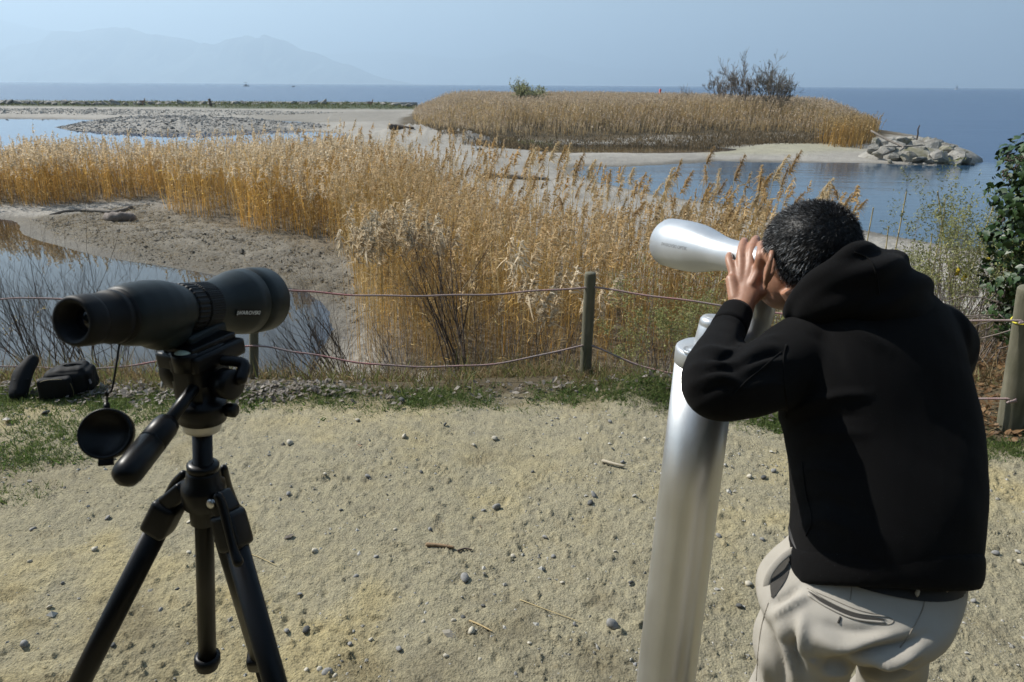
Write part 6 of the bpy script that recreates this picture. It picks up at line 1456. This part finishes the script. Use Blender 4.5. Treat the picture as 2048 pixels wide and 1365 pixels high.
# ================================================================== SMALL FAR THINGS
dkm = simple('dark_hull', (.05, .055, .07), .6, .3, 1, bmp=0); whm = simple('white_hull', (.75, .75, .74), .5, .1, 1, bmp=0); rdm = simple('red_marker', (.42, .035, .03), .6, .2, 3, bmp=0)
def boat(px, dist, L, label, mast=None, mat=dkm, sail=False, cabin=True):
    p = PY(px, 175, dist); c = np.array([p[0], dist, W])
    root = empty('sailing_boat' if sail else 'fishing_boat', c, label, 'boat')
    part('hull', loft([(c + np.array([-L * .5, 0, .5]), np.array([0, L * .11, 0]), np.array([0, 0, .55])), (c + np.array([-L * .2, 0, .45]), np.array([0, L * .16, 0]), np.array([0, 0, .7])), (c + np.array([L * .25, 0, .5]), np.array([0, L * .14, 0]), np.array([0, 0, .75])), (c + np.array([L * .52, 0, .9]), np.array([0, L * .02, 0]), np.array([0, 0, .35]))], 14, 4), mat, root)
    if cabin: part('cabin', rbox(c + np.array([-L * .05, 0, 1.6]), AX, (L * .18, L * .09, .8), .25, 2), mat, root)
    if mast: part('mast', tube([c + np.array([0, 0, .5]), c + np.array([0, 0, mast])], [.12, .07], 6), mat, root)
    if sail: part('sail', (np.array([c + [.1, 0, 1.6], c + [-L * .45, .15, 1.5], c + [0.05, .0, mast * .97], c + [.12, -.12, 1.6], c + [L * .5, .0, 1.2], c + [.12, 0, mast * .85], c + [.1, .06, 1.6], c + [-L * .45, .21, 1.5], c + [0.05, .06, mast * .97]]), [np.array([[0, 1, 2], [3, 4, 5], [8, 7, 6]])]), whm, root)
    return root
fb = boat(493, 900, 7, 'dark fishing boat with a short mast far out on the lake', 5.2); c = ORG[fb]; part('awning', rbox(c + np.array([-.5, 0, 4.6]), AX, (2.2, .8, .10), .2, 1), dkm, fb)
boat(587, 800, 3.2, 'tiny dark rowing boat far out on the lake', None, dkm, False, False)
boat(1914, 1500, 7, 'small white sailing boat near the horizon', 10.0, whm, True)
p = PY(1318, 196, 90.0); mk = empty('marker_post', [p[0], 90.0, W - .6], 'red marker post standing in the lake behind the island', 'marker')
part('post', lathe([p[0], 90.0, W - .6], (.02, 0, 1), [(0, .17), (PY(1318, 179, 90.0)[2] - W + .6, .15), (PY(1318, 178, 90.0)[2] - W + .6, 0)], 12, caps=False), rdm, mk)
p = PZ(418, 214, W + .6); pst = single('mooring_post', tube([p - np.array([0, -1, .6]), PY(418, 198, p[1] + 1)], [.22, .20], 8), twig_m, p, 'lone dark post sticking up from the breakwater', 'post')
# birds: a goose on the sand, two waders on the breakwater
def bird(c, s, face, label, cols, name='bird', neck=1.0):
    f = nrm(np.array([face, .2, 0])); l = np.array([-f[1], f[0], 0]); u = np.array([0, 0, 1.0])
    def Q(a_, b_, c_): return c + (f * a_ + l * b_ + u * c_) * s
    root = empty(name, c, label, 'bird')
    bd_ = remesh('body', [tube([Q(-.30, 0, .42), Q(-.12, 0, .36), Q(.10, 0, .38), Q(.22, 0, .48), Q(.25, 0, .60 + .1 * neck), Q(.27, 0, .66 + .12 * neck)], [.05 * s, .13 * s, .14 * s, .085 * s, .05 * s, .055 * s], 14, 4, rnd=True), tube([Q(-.28, 0, .42), Q(-.48, 0, .45)], [.05 * s, .02 * s], 8)], .018 * s, 3)
    part('body', bd_, cols[0], root)
    part('bill', tube([Q(.31, 0, .67 + .12 * neck), Q(.42, 0, .645 + .12 * neck)], [.025 * s, .008 * s], 8), cols[2], root)
    for k_ in (1, -1):
        part('wing', ellipsoid(Q(-.12, .12 * k_, .41), np.array([f * .27, l * .035, u * .09]) * s, 14, 8), cols[1], root)
        part('leg', tube([Q(0, .05 * k_, .28), Q(-.01, .05 * k_, .14), Q(.01, .05 * k_, 0), Q(.07, .05 * k_, 0)], [.018 * s, .014 * s, .013 * s, .012 * s], 6), cols[2], root)
brn = simple('brown_feather', (.16, .12, .09), .8, .3, 12, bmp=0); dkf = simple('dark_feather', (.035, .03, .03), .7, .3, 12, bmp=0); wht = simple('white_feather', (.6, .58, .54), .8, .1, 12, bmp=0); org_m = simple('orange_leg', (.3, .12, .04), .6, .1, 12, bmp=0)
bird(on(957, 309), .62, -1, 'dark winged goose standing on the grey sand', (wht, dkf, org_m), 'goose')
for px, lb in ((283, 'hunched brown heron perched on the breakwater left of the lone post'), (740, 'hunched brown heron perched on the breakwater near the island')):
    p = PZ(px, np.interp(px, [0, 830], [211.5, 215.5]), W + .8); bird(p + np.array([0, .5, .15]), 1.15, 1, lb, (brn, brn, org_m), 'heron', .2)

# ================================================================== SINGLE REED STALKS that stand out above the bed
def reed_proto(seed):
    rng = np.random.default_rng(seed); H_ = 1.0
    stem = tube([[0, 0, 0], [.004, 0, .35], [.012, .003, .7], [.03, .0, 1.0]], [.0026, .0024, .0019, .0012], 5, 3)
    leaves = []
    for k_ in range(3):
        z = rng.uniform(.25, .8); a_ = rng.uniform(0, 6.28); d = nrm(np.array([math.cos(a_) + .4, math.sin(a_), 1.1])); V, Fq, _ = ribbons(np.array([[.01 * z, 0, z]]), d[None], np.array([.16]), np.array([.0068]), np.array([.5]), rng, 4, None, .1); leaves.append((V, [Fq]))
    n_ = 120; f = np.linspace(0, 1, n_); ax_ = nrm(np.array([.32, 0, 1])); p0 = np.array([.028, 0, .955])[None] + ax_ * (.115 * f)[:, None]; p0[:, 0] += .03 * f ** 2
    d = unit(ax_ * .9 + np.array([.75, 0, 0]) + rng.normal(size=(n_, 3)) * .7); L_ = .062 * (1.15 - .8 * f) * rng.uniform(.6, 1.3, n_)
    V, Fq, _ = ribbons(p0, d, L_, np.full(n_, .0050), rng.uniform(.2, .9, n_), rng, 3, None, .3)
    return stem, leaves, (V, [Fq])
stemm = leafy('reed_stem', (.50, .36, .15), False, .15, .6, .25, 4); plm = []
for i, c in enumerate([(.56, .40, .20), (.50, .345, .155), (.64, .51, .31), (.44, .305, .155)]): plm.append(leafy('reed_plume_%s' % 'abcd'[i], c, False, .45, .8, .2, 20))
protos = []
for k_ in range(4):
    s_, ls, pl_ = reed_proto(200 + k_); ms = make_mesh('stem', s_[0], s_[1]); ms.materials.append(stemm); ml = []
    for l_ in ls: q_ = make_mesh('leaf', l_[0], l_[1], None, False); q_.materials.append(stemm); ml.append(q_)
    mp_ = make_mesh('plume', pl_[0], pl_[1], None, False); mp_.materials.append(plm[k_]); protos.append((ms, ml, mp_))
rr2 = np.random.default_rng(140)
def stalk(px, py, y, k_=None):
    p = PY(px, py, y); g = gz(p[0], y) - .03
    if p[2] - g < .5: return
    k_ = rr2.integers(0, 4) if k_ is None else k_; ms, ml, mp_ = protos[k_]; s = (p[2] - g) / 1.03
    r = empty('reed_stalk', (p[0] - .03 * s, y, g), 'tall dry reed stalk with tan feathery plume standing out above the reed bed', 'reed', 'single tall reeds')
    r.rotation_euler = (rr2.normal() * .04, rr2.normal() * .05, rr2.normal() * .9); w_ = rr2.uniform(1.2, 2.1); r.scale = (w_, w_, s)
    for nm, me in [('stem', ms), ('plume', mp_)] + [('leaf', q_) for q_ in ml]:
        o = bpy.data.objects.new(nm, me); COL.objects.link(o); o.parent = r
        if nm == 'plume':
            f_ = rr2.uniform(.65, 1.1); o.scale = (1, 1, f_); o.location.z = .96 * (1 - f_)
spots = [(1428, 292), (1546, 318), (1592, 318), (1555, 340), (1510, 345), (1586, 345), (1500, 360), (1532, 355), (1340, 330), (1290, 342), (1270, 350), (1320, 345), (1350, 352), (1380, 350), (1395, 365), (1420, 340), (1430, 355), (1460, 352), (1475, 330), (1325, 380), (1345, 395), (1120, 292), (1108, 302), (1095, 305), (1130, 300), (1148, 320), (1060, 315), (1085, 300), (1030, 325), (1115, 345), (1090, 355), (1175, 330), (1200, 365), (1230, 355), (1250, 345), (1025, 345), (1005, 360), (975, 340), (955, 350), (930, 335), (900, 315), (880, 320), (1220, 380), (1260, 375), (1285, 372), (1300, 370), (1365, 375), (1410, 380), (1440, 385), (1480, 390), (1520, 385), (1610, 365), (1640, 395), (1660, 385), (1680, 395), (1712, 378), (1705, 400), (1620, 400), (1600, 385), (1560, 380), (1540, 395), (1168, 380), (1140, 390), (1118, 402), (1065, 385), (1045, 375), (1240, 400), (1275, 405), (1310, 415), (1370, 410), (1395, 420), (1450, 420), (1490, 425), (1525, 425), (1180, 410), (1200, 430)]
for i, (px, py) in enumerate(spots):
    stalk(px + rr2.normal() * 3, py, float(np.interp(px, [900, 1100, 1400, 1700], [12.5, 10.5, 8.8, 8.0])) + rr2.normal() * .5)

# ================================================================== UNSEEN WOOD ADDED BEHIND THE CAMERA TO CUT SKY LIGHT FROM BEHIND
rw = np.random.default_rng(300); a = Acc(); bt = []
for i in range(34):
    cx = -26 + i * 1.6 + rw.normal() * .6; cy = rw.uniform(-13, -8); hgt = rw.uniform(6.5, 10.5)
    n_ = 330; u_ = unit(rw.normal(size=(n_, 3))) * rw.uniform(.35, 1, (n_, 1)) ** .5
    P = np.array([cx, cy, hgt * .55]) + u_ * np.array([2.2, 1.8, hgt * .5]); P[:, 2] = np.maximum(P[:, 2], .3)
    D = unit(rw.normal(size=(n_, 3))); c = np.array([.030, .042, .016]) * rw.uniform(.6, 1.5, (n_, 1))
    a.add(*ribbons(P, D, rw.uniform(.5, 1.0, n_), np.full(n_, .55), rw.uniform(0, .4, n_), rw, 2, c, .3))
    V, fs = tube([[cx, cy, gz(cx, max(cy, -6)) - .1], [cx + .2, cy, hgt * .8]], [.16, .06], 7); a.add(V, fs[0], np.tile(np.array([.05, .04, .03]), (len(V), 1)))
single('sky_block_wood', a.mesh('sky_block_wood'), reed_m, (0, 0, 0), 'unseen dark wood added behind the terrace to block sky light', kind='stuff')
